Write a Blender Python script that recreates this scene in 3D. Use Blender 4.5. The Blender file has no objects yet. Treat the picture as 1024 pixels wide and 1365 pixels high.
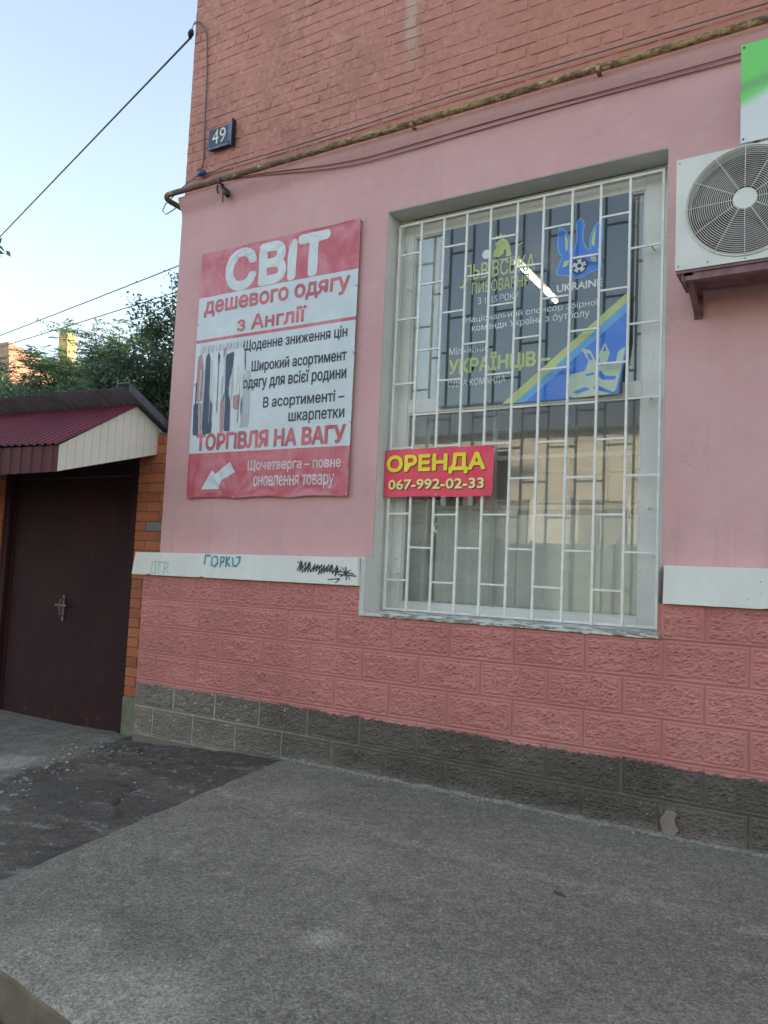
import bpy, bmesh, math, random
from mathutils import Vector, Matrix, noise
from mathutils.geometry import tessellate_polygon
from math import radians as R_, sin, cos, pi
S = bpy.context.scene
COL = S.collection
rnd = random.Random(7)

# ------------------------------------------------------------------ camera
CAM = Vector((4.3992, -4.1610, 1.4007))
FW = Vector((-0.51151637, 0.85582913, 0.07686033))
RT = Vector((0.85927281, 0.50958189, 0.0444583))
UP = Vector((0.00111793, -0.08878514, 0.99605017))
cd = bpy.data.cameras.new('camera'); cam = bpy.data.objects.new('camera', cd); COL.objects.link(cam)
m = Matrix((RT, UP, -FW)).transposed().to_4x4(); m.translation = CAM
cam.matrix_world = m
cd.sensor_fit = 'VERTICAL'; cd.sensor_height = 24; cd.lens = 1033.87 / 1365 * 24
cd.clip_start = .05; cd.clip_end = 900
S.camera = cam

# ------------------------------------------------------------------ light
SUN_AZ, SUN_EL = 50.0, 11.0
w = bpy.data.worlds.new('World'); S.world = w; w.use_nodes = True
nt = w.node_tree; bg = nt.nodes['Background']
sky = nt.nodes.new('ShaderNodeTexSky'); sky.sky_type = 'NISHITA'; sky.sun_disc = False
sky.sun_elevation = R_(SUN_EL); sky.sun_rotation = R_(SUN_AZ); sky.air_density = 1.0; sky.dust_density = 1.6; sky.ozone_density = 1.0
hs = nt.nodes.new('ShaderNodeHueSaturation'); hs.inputs['Saturation'].default_value = .70
nt.links.new(sky.outputs[0], hs.inputs['Color']); nt.links.new(hs.outputs[0], bg.inputs[0]); bg.inputs[1].default_value = .15
sl = bpy.data.lights.new('sun', 'SUN'); sl.energy = 3.2; sl.angle = R_(.5); sl.color = (1, .80, .58)
so = bpy.data.objects.new('sun', sl); COL.objects.link(so)
sd = Vector((sin(R_(SUN_AZ)) * cos(R_(SUN_EL)), cos(R_(SUN_AZ)) * cos(R_(SUN_EL)), sin(R_(SUN_EL))))
so.rotation_euler = sd.to_track_quat('Z', 'Y').to_euler(); so.location = (20, 15, 20)
S.view_settings.view_transform = 'Standard'; S.view_settings.look = 'None'
S.view_settings.gamma = 1; S.view_settings.use_curve_mapping = False
S.view_settings.exposure = 1.92
S.render.engine = 'CYCLES'
S.cycles.max_bounces = 8; S.cycles.transparent_max_bounces = 16

# ------------------------------------------------------------------ material helpers
class NT:
    def __init__(s, name):
        s.m = bpy.data.materials.new(name); s.m.use_nodes = True; s.t = s.m.node_tree
        s.b = s.t.nodes['Principled BSDF']; s.out = s.t.nodes['Material Output']
        g = s.t.nodes.new('ShaderNodeNewGeometry'); s.pos = g.outputs['Position']
        s.sep = None
    def n(s, ty, **k):
        nd = s.t.nodes.new(ty)
        for a, v in k.items(): setattr(nd, a, v)
        return nd
    def put(s, sock, v):
        if isinstance(v, bpy.types.NodeSocket): s.t.links.new(v, sock)
        elif v is not None:
            if sock.type == 'RGBA' and not hasattr(v, '__len__'): v = (v, v, v, 1)
            elif sock.type == 'RGBA' and len(v) == 3: v = (*v, 1)
            sock.default_value = v
    def math(s, op, a, b=None, c=None, clamp=False):
        nd = s.n('ShaderNodeMath', operation=op, use_clamp=clamp)
        s.put(nd.inputs[0], a)
        if b is not None: s.put(nd.inputs[1], b)
        if c is not None: s.put(nd.inputs[2], c)
        return nd.outputs[0]
    def xyz(s):
        if s.sep is None: s.sep = s.n('ShaderNodeSeparateXYZ'); s.put(s.sep.inputs[0], s.pos)
        return s.sep.outputs
    def scalevec(s, v):
        nd = s.n('ShaderNodeVectorMath', operation='MULTIPLY'); s.put(nd.inputs[0], s.pos); nd.inputs[1].default_value = v
        return nd.outputs[0]
    def noise(s, sc, det=4, rough=.55, vec=None, dist=0):
        nd = s.n('ShaderNodeTexNoise'); nd.inputs['Scale'].default_value = sc; nd.inputs['Detail'].default_value = det
        nd.inputs['Roughness'].default_value = rough; nd.inputs['Distortion'].default_value = dist
        s.put(nd.inputs['Vector'], vec if vec is not None else s.pos); return nd.outputs['Fac']
    def voro(s, sc, vec=None, feat='F1', out='Distance'):
        nd = s.n('ShaderNodeTexVoronoi', feature=feat); nd.inputs['Scale'].default_value = sc
        s.put(nd.inputs['Vector'], vec if vec is not None else s.pos); return nd.outputs[out]
    def mr(s, v, a, b, c=0., d=1., smooth=True):
        nd = s.n('ShaderNodeMapRange', interpolation_type='SMOOTHSTEP' if smooth else 'LINEAR'); nd.clamp = True
        s.put(nd.inputs[0], v)
        for i, q in zip((1, 2, 3, 4), (a, b, c, d)): nd.inputs[i].default_value = q
        return nd.outputs[0]
    def mix(s, f, a, b, blend='MIX'):
        nd = s.n('ShaderNodeMix', data_type='RGBA', blend_type=blend)
        s.put(nd.inputs[0], f); s.put(nd.inputs[6], a); s.put(nd.inputs[7], b); return nd.outputs[2]
    def bump(s, h, strength=.5, dist=.01, prev=None):
        nd = s.n('ShaderNodeBump'); nd.inputs['Strength'].default_value = strength; nd.inputs['Distance'].default_value = dist
        s.put(nd.inputs['Height'], h)
        if prev is not None: s.put(nd.inputs['Normal'], prev)
        return nd.outputs[0]
    def base(s, c): s.put(s.b.inputs['Base Color'], c); return s
    def set(s, **k):
        for a, v in k.items(): s.put(s.b.inputs[a.replace('_', ' ')], v)
        return s
def C(*c): return (*c, 1)

def simple(name, col, rough=.6, var=.12, sc=8, metal=0, bumpd=0, bsc=60, spec=.4):
    q = NT(name); n1 = q.noise(sc, 5)
    q.base(q.mix(q.mr(n1, .3, .7), C(*[c * (1 - var) for c in col]), C(*[min(1, c * (1 + var)) for c in col])))
    q.set(Roughness=rough, Metallic=metal); q.b.inputs['Specular IOR Level'].default_value = spec
    if bumpd: q.set(Normal=q.bump(q.noise(bsc, 5), .6, bumpd))
    return q.m

def streaked(name, col, col2, rough=.7, sc=3, spots=None, bumpd=.002, bsc=90, streak=.35):
    """painted surface: broad mottling, vertical rain streaks, small chips"""
    q = NT(name)
    a = q.noise(sc, 6, .6); st = q.noise(1, 5, .6, q.scalevec((14, 14, .6)))
    f = q.math('ADD', q.math('MULTIPLY', q.mr(a, .3, .7), 1 - streak), q.math('MULTIPLY', q.mr(st, .35, .7), streak))
    c = q.mix(f, C(*col), C(*col2))
    if spots:
        sp = q.noise(45, 3, .6); c = q.mix(q.mr(sp, spots[1], spots[1] + .03), c, C(*spots[0]))
    q.base(c); q.set(Roughness=rough)
    q.set(Normal=q.bump(q.noise(bsc, 6, .65), .6, bumpd, q.bump(q.noise(5, 3), .3, .012)))
    return q.m

M = {}
def plaster_mat():
    q = NT('pink_plaster'); x, y, z = q.xyz()
    a = q.noise(1.1, 6, .6); b = q.noise(6, 6, .65)
    c = q.mix(q.mr(a, .3, .7), C(.60, .345, .340), C(.665, .398, .390))
    c = q.mix(q.math('MULTIPLY', q.mr(b, .5, .72), .35), c, C(.70, .445, .43))
    c = q.mix(q.math('MULTIPLY', q.mr(q.noise(30, 5, .7), .60, .74), .28), c, C(.50, .28, .27))
    st = q.noise(1, 5, .65, q.scalevec((9, 9, .45)))
    low = q.mr(z, 1.48, 1.9, 1, 0)
    c = q.mix(q.math('MULTIPLY', q.math('MULTIPLY', q.mr(st, .5, .7), q.math('ADD', .12, q.math('MULTIPLY', low, .35))), 1), c, C(.44, .27, .26))
    e = q.noise(2.1, 7, .7, None, .6)
    ck = q.math('MULTIPLY', q.mr(q.math('ABSOLUTE', q.math('SUBTRACT', e, .5)), .0, .0035, 1, 0), q.mr(q.noise(1.3, 2), .56, .62))
    c = q.mix(q.math('MULTIPLY', ck, .45), c, C(.33, .19, .18))
    q.base(c); q.set(Roughness=.86)
    q.set(Normal=q.bump(q.noise(90, 6, .7), .5, .0022, q.bump(q.noise(4, 4), .4, .02, q.bump(ck, .5, -.002)))); return q.m
M['plaster'] = plaster_mat()
M['plaster_plain'] = streaked('pink_plaster', (.60, .378, .368), (.67, .425, .410), .84, 2.2, ((.46, .24, .22), .765), .0022, 90, .28)
# split-face blocks: one paint line across them, ragged
def block_mat():
    q = NT('plinth_paint'); z = q.xyz()[2]
    edge = q.math('ADD', z, q.math('MULTIPLY', q.math('SUBTRACT', q.noise(16, 6, .7), .5), .06))
    edge = q.math('ADD', edge, q.math('MULTIPLY', q.math('SUBTRACT', q.noise(2.2, 2), .5), .04))
    f = q.mr(edge, .490, .500)
    big = q.noise(2.2, 5, .6); fine = q.noise(60, 5, .7)
    pink = q.mix(q.mr(big, .3, .7), C(.50, .192, .172), C(.57, .238, .212))
    pink = q.mix(q.mr(fine, .62, .8), pink, C(.66, .33, .29))
    pink = q.mix(q.math('MULTIPLY', q.mr(q.noise(9, 6, .7), .58, .75), .35), pink, C(.36, .15, .13))
    gx = q.mr(q.math('ADD', q.xyz()[0], q.math('MULTIPLY', q.noise(1.5, 3), 1.2)), .6, 2.6)
    grey = q.mix(q.mr(big, .3, .7), C(.165, .138, .110), C(.24, .205, .168))
    dark = q.mix(q.mr(big, .3, .7), C(.088, .071, .058), C(.138, .114, .096))
    g = q.mix(gx, grey, dark)
    g = q.mix(q.math('MULTIPLY', q.mr(q.noise(22, 7, .75), .56, .72), .55), g, C(.28, .27, .25))
    g = q.mix(q.mr(q.noise(90, 3), .66, .72), g, C(.33, .32, .3))
    low = q.mr(q.math('ADD', z, q.math('MULTIPLY', q.noise(5, 5), .1)), .20, .27, 1, 0)
    g = q.mix(q.math('MULTIPLY', low, .45), g, C(.24, .225, .2))
    oi = q.n('ShaderNodeObjectInfo'); tone = q.mr(oi.outputs['Random'], 0, 1, .94, 1.06, False); cc = q.n('ShaderNodeCombineColor'); [q.put(cc.inputs[i], tone) for i in range(3)]
    fin = q.mix(f, g, pink); spl = q.math('MULTIPLY', q.mr(z, .52, .78, 1, 0), q.mr(q.noise(7, 6, .75), .47, .66))
    fin = q.mix(q.math('MULTIPLY', q.math('MULTIPLY', spl, f), .42), fin, C(.33, .20, .165))
    q.base(q.mix(1.0, fin, cc.outputs[0], 'MULTIPLY')); q.set(Roughness=.88)
    q.set(Normal=q.bump(q.noise(95, 5, .7), .7, .003, q.bump(q.noise(240, 3), .5, .0012)))
    return q.m
M['block'] = block_mat()
def joint_mat():
    q = NT('plinth_joint'); z = q.xyz()[2]
    f = q.mr(q.math('ADD', z, q.math('MULTIPLY', q.noise(12, 5), .05)), .515, .525)
    gx = q.mr(q.xyz()[0], .3, 2.4)
    g = q.mix(gx, q.mix(q.mr(q.noise(14, 5), .4, .6), C(.30, .27, .22), C(.44, .40, .34)), q.mix(q.mr(q.noise(9, 5), .45, .65), C(.095, .080, .066), C(.17, .15, .125)))
    g = q.mix(q.mr(z, .105, .125, 1, 0), g, C(.17, .15, .12))
    q.base(q.mix(f, g, C(.47, .18, .155))); q.set(Roughness=.9, Normal=q.bump(q.noise(80, 5), .7, .003)); return q.m
M['joint'] = joint_mat()
def brick_paint():
    q = NT('painted_brick'); x, y, z = q.xyz()
    a = q.noise(1.6, 5, .6); b = q.noise(26, 6, .7)
    c = q.mix(q.mr(a, .3, .7), C(.41, .180, .145), C(.51, .230, .185))
    c = q.mix(q.math('MULTIPLY', q.mr(b, .45, .72), .75), c, C(.62, .34, .26))
    c = q.mix(q.math('MULTIPLY', q.mr(q.noise(11, 6, .7), .54, .70), .7), c, C(.29, .13, .10))
    c = q.mix(q.math('MULTIPLY', q.mr(q.noise(3.4, 7, .72), .55, .68), .5), c, C(.30, .15, .125))
    c = q.mix(q.math('MULTIPLY', q.mr(q.noise(1, 6, .7, q.scalevec((7, 7, 2.2))), .57, .70), .4), c, C(.58, .36, .29))
    right = q.mr(x, 1.2, 3.4)
    c = q.mix(q.math('MULTIPLY', right, .5), c, C(.50, .21, .145))
    # pale lime run-off coming down from above
    d = q.math('ABSOLUTE', q.math('SUBTRACT', x, q.math('ADD', 1.86, q.math('MULTIPLY', q.noise(1, 3, .5, q.scalevec((1, 1, 3))), .08))))
    s1 = q.math('MULTIPLY', q.mr(d, .02, .07, 1, 0), q.mr(q.math('ADD', z, q.math('MULTIPLY', q.noise(6, 4), .4)), 4.75, 5.3))
    c = q.mix(q.math('MULTIPLY', s1, .75), c, C(.52, .38, .30))
    q.base(c); q.set(Roughness=.9, Normal=q.bump(b, .7, .006, q.bump(q.noise(150, 4), .5, .002))); return q.m
M['pbrick'] = brick_paint()
M['reveal'] = streaked('reveal_plaster', (.56, .56, .52), (.66, .66, .61), .85, 4, ((.3, .28, .24), .70), .002)
M['white'] = streaked('ledge_white_paint', (.72, .72, .67), (.82, .82, .77), .75, 3, ((.45, .42, .36), .70), .0015)
def old_wood():
    q = NT('peeling_white_paint'); st = q.noise(1, 6, .7, q.scalevec((60, 60, 5)))
    a = q.noise(3, 5)
    c = q.mix(q.mr(a, .3, .7), C(.60, .61, .56), C(.72, .72, .67))
    ch = q.math('MULTIPLY', q.mr(q.noise(28, 6, .75), .63, .66), q.mr(a, .42, .6))
    c = q.mix(ch, c, C(.20, .18, .15))
    c = q.mix(q.math('MULTIPLY', q.mr(st, .62, .70), .5), c, C(.36, .34, .29))
    q.base(c); q.set(Roughness=.6, Normal=q.bump(q.math('ADD', st, q.math('MULTIPLY', ch, -1)), .5, .002)); return q.m
M['wood'] = old_wood()
def flaky():
    q = NT('flaking_sill_paint'); f = q.mr(q.noise(20, 6, .7, q.scalevec((.5, 1, 2.5))), .50, .54)
    q.base(q.mix(f, C(.70, .70, .65), C(.33, .29, .24))); q.set(Roughness=.8, Normal=q.bump(f, .8, .004)); return q.m
M['flaky'] = flaky()
M['grille'] = simple('grille_cream_paint', (.78, .77, .71), .45, .08, 20, 0, .0005, 200)
def glass(name, refl, tint):
    q = NT(name); q.t.nodes.remove(q.b)
    tr = q.n('ShaderNodeBsdfTransparent'); tr.inputs[0].default_value = C(*tint)
    gl = q.n('ShaderNodeBsdfGlossy'); gl.inputs['Roughness'].default_value = .0; gl.inputs['Color'].default_value = C(1, 1, 1)
    q.put(gl.inputs['Normal'], q.bump(q.noise(1.3, 2), .15, .01))
    fr = q.n('ShaderNodeFresnel'); fr.inputs['IOR'].default_value = 1.5
    f = q.math('MULTIPLY', fr.outputs[0], refl, clamp=True)
    mx = q.n('ShaderNodeMixShader'); q.put(mx.inputs[0], f); q.put(mx.inputs[1], tr.outputs[0]); q.put(mx.inputs[2], gl.outputs[0])
    df = q.n('ShaderNodeBsdfDiffuse'); df.inputs[0].default_value = C(.72, .76, .72); m2 = q.n('ShaderNodeMixShader')
    q.put(m2.inputs[0], q.math('ADD', .085, q.math('MULTIPLY', q.mr(q.noise(3, 6, .7), .4, .7), .07))); q.put(m2.inputs[1], mx.outputs[0]); q.put(m2.inputs[2], df.outputs[0])
    q.put(q.out.inputs[0], m2.outputs[0]); return q.m
M['glass'] = glass('window_glass', 1.8, (.95, .97, .96))
def film():
    q = NT('poster_film'); z = q.xyz()[2]
    c = q.mix(q.mr(z, 2.5, 3.6), C(.022, .060, .060), C(.016, .036, .052))
    q.base(c); q.set(Roughness=.6); q.b.inputs['Coat Weight'].default_value = 1; q.b.inputs['Coat Roughness'].default_value = .02
    q.b.inputs['Coat IOR'].default_value = 1.75
    tr = q.n('ShaderNodeBsdfTransparent'); mx = q.n('ShaderNodeMixShader'); mx.inputs[0].default_value = .91
    q.put(mx.inputs[1], tr.outputs[0]); q.put(mx.inputs[2], q.b.outputs[0]); q.put(q.out.inputs[0], mx.outputs[0]); return q.m
M['film'] = film()
def flat(name, col, rough=.5, coat=0, var=.06):
    q = NT(name); q.base(q.mix(q.mr(q.noise(9, 4), .3, .7), C(*[c * (1 - var) for c in col]), C(*[c * (1 + var) for c in col]))); q.set(Roughness=rough)
    q.b.inputs['Coat Weight'].default_value = coat; q.b.inputs['Coat Roughness'].default_value = .1
    return q.m
M['f_white'] = flat('print_pale_grey', (.72, .76, .74)); M['f_green'] = flat('print_yellow_green', (.52, .60, .24))
M['f_blue'] = flat('print_blue', (.02, .16, .62), .4, .6); M['f_lblue'] = flat('print_light_blue', (.16, .42, .72)); M['f_pale'] = flat('print_pale_green', (.50, .60, .45))
M['f_navy'] = flat('print_navy', (.025, .045, .10))
def vinyl(name, c1, c2):
    q = NT(name); cr = q.noise(3.2, 6, .65, None, 1.2)
    q.base(q.mix(q.mr(cr, .38, .66), C(*c1), C(*c2))); q.set(Roughness=.38, Normal=q.bump(cr, .35, .012, q.bump(q.noise(26, 3), .15, .003))); return q.m
M['v_red'] = vinyl('faded_red_vinyl', (.52, .085, .12), (.60, .20, .23)); M['v_white'] = vinyl('white_vinyl', (.56, .62, .64), (.62, .68, .69))
M['v_crimson'] = vinyl('crimson_vinyl', (.80, .035, .085), (.84, .08, .14))
M['t_red'] = flat('faded_red_ink', (.54, .13, .16), .5, 0, .25); M['t_black'] = flat('black_ink', (.03, .035, .05)); M['t_white'] = flat('white_ink', (.64, .69, .69))
M['t_pink'] = flat('faded_white_ink', (.66, .56, .57)); M['t_yellow'] = flat('yellow_ink', (.95, .74, .02)); M['t_paley'] = flat('pale_yellow_ink', (.92, .78, .28)); M['t_dark'] = flat('dark_ink_shadow', (.12, .05, .03))
M['c_navy'] = flat('print_navy_cloth', (.05, .07, .12)); M['c_pink'] = flat('print_dusty_pink', (.42, .22, .22)); M['c_grey'] = flat('print_grey_shade', (.42, .46, .48)); M['c_brown'] = flat('print_brown_cloth', (.20, .12, .12))
M['ac'] = simple('ac_enamel', (.70, .70, .64), .42, .05, 4, 0, .0005, 60)
M['ac_dark'] = simple('ac_dark_inside', (.012, .011, .018), .5, .3, 6)
M['ac_blade'] = simple('ac_blade_plastic', (.10, .09, .11), .35, .2)
M['ac_wire'] = simple('ac_grille_wire', (.62, .60, .54), .4, .1)
M['bracket'] = simple('pink_brown_bracket_paint', (.22, .115, .12), .55, .25, 12, 0, .001, 60)
M['black'] = simple('black_rubber', (.02, .02, .028), .5, .2)
M['bluefit'] = simple('blue_fitting_plastic', (.035, .07, .20), .4, .2)
M['wire'] = simple('grey_wire_sheath', (.13, .12, .12), .6, .2)
M['pinkwire'] = simple('painted_over_cable', (.22, .09, .09), .7, .2)
M['oldsteel'] = simple('dull_old_steel', (.17, .14, .13), .6, .25, 20, .3)
M['steel'] = simple('galvanised_steel', (.32, .33, .35), .35, .2, 20, .8)
def pipe_mat():
    q = NT('yellow_gas_pipe_paint'); x = q.xyz()[0]
    f = q.mr(q.noise(1, 6, .8, q.scalevec((16, 40, 40))), .42, .56)
    y = q.mix(q.mr(x, .2, 2.2), C(.20, .14, .12), C(.42, .29, .12))
    y = q.mix(q.mr(q.noise(12, 3), .55, .65), y, C(.60, .48, .22))
    q.base(q.mix(f, y, C(.13, .075, .045))); q.set(Roughness=.7, Normal=q.bump(f, .6, .003)); return q.m
M['pipe'] = pipe_mat()
M['enamel'] = simple('blue_enamel', (.028, .042, .085), .4, .3, 30); M['enamel_l'] = simple('pale_blue_enamel', (.11, .15, .24), .45, .3, 30)
M['plate_white'] = simple('plate_white', (.7, .7, .62), .5, .1)
def sign_mat():
    q = NT('green_sign_print'); x, y, z = q.xyz()
    wave = q.math('ADD', z, q.math('MULTIPLY', q.math('SUBTRACT', x, 3.95), -.42))
    c = q.mix(q.mr(wave, 3.775, 3.845), C(.64, .68, .66), C(.16, .62, .12))
    d = q.mr(q.math('ABSOLUTE', q.math('SUBTRACT', q.math('ADD', z, q.math('MULTIPLY', q.math('SUBTRACT', x, 3.95), -.2)), 3.90)), .0, .05, 1, 0)
    c = q.mix(q.math('MULTIPLY', d, .8), c, C(.15, .36, .13))
    q.base(c); q.set(Roughness=.35); q.b.inputs['Coat Weight'].default_value = .3; return q.m
M['sign'] = sign_mat()
def concrete(name, c1, c2, light, mask=None):
    q = NT(name); big = q.noise(.9, 6, .62); med = q.noise(7, 7, .7); fine = q.noise(85, 4, .7); gr = q.voro(130)
    c = q.mix(q.mr(big, .28, .72), C(*c1), C(*c2))
    c = q.mix(q.math('MULTIPLY', q.mr(med, .5, .75), .55), c, C(*light))
    c = q.mix(q.math('MULTIPLY', q.mr(fine, .52, .75), .5), c, C(*[v * 1.5 for v in light]))
    c = q.mix(q.math('MULTIPLY', q.mr(fine, .28, .42, 1, 0), .6), c, C(*[v * .45 for v in c1]))
    c = q.mix(q.mr(q.voro(26), .0, .085, .55, 0), c, C(*[v * 2.1 for v in light]))
    c = q.mix(q.mr(q.voro(17, q.scalevec((1.3, 1, 1))), .0, .07, .8, 0), c, C(.02, .02, .018))
    if mask: c = mask(q, c)
    vc = q.n('ShaderNodeSeparateColor'); q.put(vc.inputs[0], q.voro(165, None, 'F1', 'Color')); vd = q.n('ShaderNodeSeparateColor'); q.put(vd.inputs[0], q.voro(85, None, 'F1', 'Color'))
    sp = q.math('MULTIPLY', q.mr(vc.outputs[0], 0, 1, .64, 1.40, False), q.mr(vd.outputs[1], 0, 1, .84, 1.18, False))
    sp = q.math('MULTIPLY', sp, q.mr(q.noise(13, 7, .8), .35, .65, .78, 1.22, False))
    spc = q.n('ShaderNodeCombineColor'); [q.put(spc.inputs[i], sp) for i in range(3)]
    c = q.mix(1.0, c, spc.outputs[0], 'MULTIPLY')
    q.base(c); q.set(Roughness=.92)
    h = q.math('ADD', q.math('MULTIPLY', fine, .4), q.math('MULTIPLY', gr, -.6))
    q.set(Normal=q.bump(h, .4, .003, q.bump(med, .5, .012))); return q.m
def slab_mask(q, c):
    x, y, z = q.xyz()
    stn = q.mr(q.noise(1.7, 7, .72, None, .4), .52, .68); c = q.mix(q.math('MULTIPLY', stn, .45), c, C(.11, .098, .08))
    e = q.noise(.8, 8, .75, None, .5); hc = q.math('MULTIPLY', q.mr(q.math('ABSOLUTE', q.math('SUBTRACT', e, .47)), .0, .0016, 1, 0), q.mr(q.noise(.9, 2), .50, .58))
    c = q.mix(q.math('MULTIPLY', hc, .55), c, C(.05, .045, .038))
    near = q.mr(q.math('ADD', y, q.math('MULTIPLY', q.noise(6, 5), .12)), -.14, .03); c = q.mix(q.math('MULTIPLY', near, .35), c, C(.27, .245, .20))
    yy = q.math('ADD', y, q.math('MULTIPLY', q.math('SUBTRACT', q.noise(1.6, 4), .5), .22))
    yy = q.math('ADD', yy, q.math('MULTIPLY', q.math('SUBTRACT', x, 2.4), .04))
    band = q.mr(q.math('ABSOLUTE', q.math('ADD', q.math('ADD', yy, .84), q.math('MULTIPLY', q.math('SUBTRACT', q.noise(9, 5, .7), .5), .14))), .0, .095, 1, 0)
    band = q.math('MULTIPLY', q.math('MULTIPLY', band, q.mr(q.noise(24, 6, .7), .36, .66)), q.mr(q.noise(1.9, 4, .6), .36, .62, .15, 1))
    c = q.mix(q.math('MULTIPLY', band, .62), c, C(.40, .37, .31))
    # trodden pale patches
    for px, py, r, a in ((2.87, -1.88, .10, .6), (2.45, -1.2, .28, .25), (2.65, -2.55, .34, .6), (1.75, -.62, .2, .25), (2.2, -2.45, .3, .35)):
        d = q.n('ShaderNodeVectorMath', operation='DISTANCE'); q.put(d.inputs[0], q.pos); d.inputs[1].default_value = (px, py, .15)
        dd = q.math('ADD', d.outputs['Value'], q.math('MULTIPLY', q.math('SUBTRACT', q.noise(13, 6, .7), .5), .22))
        c = q.mix(q.math('MULTIPLY', q.mr(dd, r * .4, r, 1, 0), a), c, C(.38, .345, .28))
    return c
M['slab'] = concrete('worn_concrete_slab', (.172, .156, .126), (.222, .202, .164), (.28, .256, .21), slab_mask)
def yard_mask(q, c):
    x, y, z = q.xyz()
    # concrete apron in front of the gate: left of a ragged line
    l = q.math('ADD', q.math('ADD', x, q.math('MULTIPLY', y, .40)), q.math('MULTIPLY', q.math('SUBTRACT', q.noise(3.2, 7, .7), .5), .55))
    f = q.mr(l, -.36, -.26, 1, 0)
    ap = q.mix(q.mr(q.noise(5, 6, .7), .35, .7), C(.165, .146, .118), C(.25, .225, .188))
    c = q.mix(f, c, ap)
    d = q.n('ShaderNodeVectorMath', operation='DISTANCE'); q.put(d.inputs[0], q.pos); d.inputs[1].default_value = (-.35, -1.0, .03)
    dd = q.math('ADD', d.outputs['Value'], q.math('MULTIPLY', q.math('SUBTRACT', q.noise(7, 6, .7), .5), .3))
    c = q.mix(q.mr(dd, .2, .34, .8, 0), c, C(.36, .35, .31))
    e = q.noise(1.6, 8, .75, None, .7); hc = q.math('MULTIPLY', q.mr(q.math('ABSOLUTE', q.math('SUBTRACT', e, .5)), .0, .005, 1, 0), q.mr(q.noise(1.7, 3), .42, .5))
    c = q.mix(q.math('MULTIPLY', hc, .85), c, C(.02, .018, .015))
    wet = q.mr(q.noise(1.5, 5, .6, q.scalevec((1, 1.4, 1))), .44, .56); c = q.mix(q.math('MULTIPLY', q.math('SUBTRACT', 1, f), q.math('MULTIPLY', wet, .55)), c, C(.048, .042, .035))
    # worn pale patches in the asphalt
    p = q.mr(q.noise(5.2, 7, .75, q.scalevec((1, 1.5, 1))), .57, .61)
    c = q.mix(q.math('MULTIPLY', p, .75), c, C(.24, .22, .19))
    return c
M['yard'] = concrete('patched_asphalt', (.078, .067, .053), (.13, .114, .092), (.18, .16, .13), yard_mask)
M['ground'] = concrete('street_asphalt', (.06, .058, .055), (.085, .082, .078), (.11, .108, .1))
M['dirt'] = concrete('dirty_kerb_soil', (.06, .05, .038), (.12, .10, .075), (.13, .115, .09))
M['kerbside'] = simple('slab_edge_concrete', (.20, .16, .115), .9, .25, 6, 0, .004, 40)
def obrick():
    q = NT('orange_facing_brick'); oi = q.n('ShaderNodeObjectInfo')
    c = q.mix(oi.outputs['Random'], C(.33, .085, .035), C(.48, .15, .06)); c = q.mix(q.math('MULTIPLY', q.mr(q.noise(40, 4), .55, .7), .5), c, C(.5, .22, .12))
    q.base(c); q.set(Roughness=.8, Normal=q.bump(q.noise(120, 4), .5, .0015)); return q.m
M['obrick'] = obrick()
M['mortar'] = simple('grey_mortar', (.16, .14, .12), .95, .2, 20, 0, .003, 60)
M['greybrick'] = simple('grey_patch_mortar', (.22, .21, .21), .9, .15)
def gate_paint():
    q = NT('gate_oxblood_paint'); z = q.xyz()[2]
    c = q.mix(q.mr(q.noise(2.5, 6, .65), .3, .7), C(.022, .006, .008), C(.038, .009, .011))
    st = q.noise(1, 6, .7, q.scalevec((30, 30, 2)))
    c = q.mix(q.math('MULTIPLY', q.mr(st, .55, .75), .35), c, C(.12, .045, .035))
    rust = q.math('MULTIPLY', q.math('MULTIPLY', q.mr(z, .0, .22, 1, 0), q.mr(q.noise(13, 6, .75), .53, .70)), .55)
    c = q.mix(rust, c, C(.22, .10, .05))
    q.base(c); q.set(Roughness=.72, Normal=q.bump(q.noise(3, 3), .4, .02, q.bump(st, .3, .001))); q.b.inputs['Specular IOR Level'].default_value = .25; return q.m
M['gate'] = gate_paint()
M['roof_red'] = simple('burgundy_sheet_metal', (.15, .026, .045), .5, .15, 3)
M['fascia'] = simple('burgundy_fascia', (.075, .012, .017), .6, .15, 5)
M['roof_grey'] = simple('zinc_sheet_underside', (.19, .20, .24), .5, .15, 5)
M['flash'] = simple('dark_flashing', (.10, .11, .13), .45, .15)
M['pvc'] = simple('cream_pvc_board', (.72, .70, .62), .45, .05, 5)
M['cream'] = simple('cream_panel', (.66, .62, .42), .6, .06)
M['board'] = simple('white_board', (.84, .86, .82), .5, .03)
M['inner'] = simple('interior_wall_paint', (.60, .60, .50), .8, .06, 3); M['inner_w'] = simple('interior_white', (.7, .7, .66), .6, .05)
M['inner_f'] = simple('interior_floor', (.25, .24, .2), .5, .1)
M['tileroof'] = simple('old_tile_roof', (.40, .22, .13), .8, .25, 5, 0, .02, 12)
M['chim'] = simple('chimney_brick', (.42, .17, .09), .85, .25, 3); M['chimy'] = simple('chimney_sunlit_top', (.62, .42, .16), .85, .3, 5)  # chimney top: low sunlight painted in as a yellower colour
M['yellow_wall'] = streaked('pale_yellow_render', (.64, .62, .54), (.72, .70, .62), .85, 1)
M['fencegreen'] = simple('grey_green_fence', (.26, .30, .27), .7, .15)
M['palewin'] = simple('curtained_window', (.34, .34, .30), .3, .2)
M['darkwin'] = simple('dark_window', (.03, .035, .04), .15, .2)
M['bark'] = simple('bark', (.10, .075, .055), .9, .3, 20, 0, .01, 40)
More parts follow.
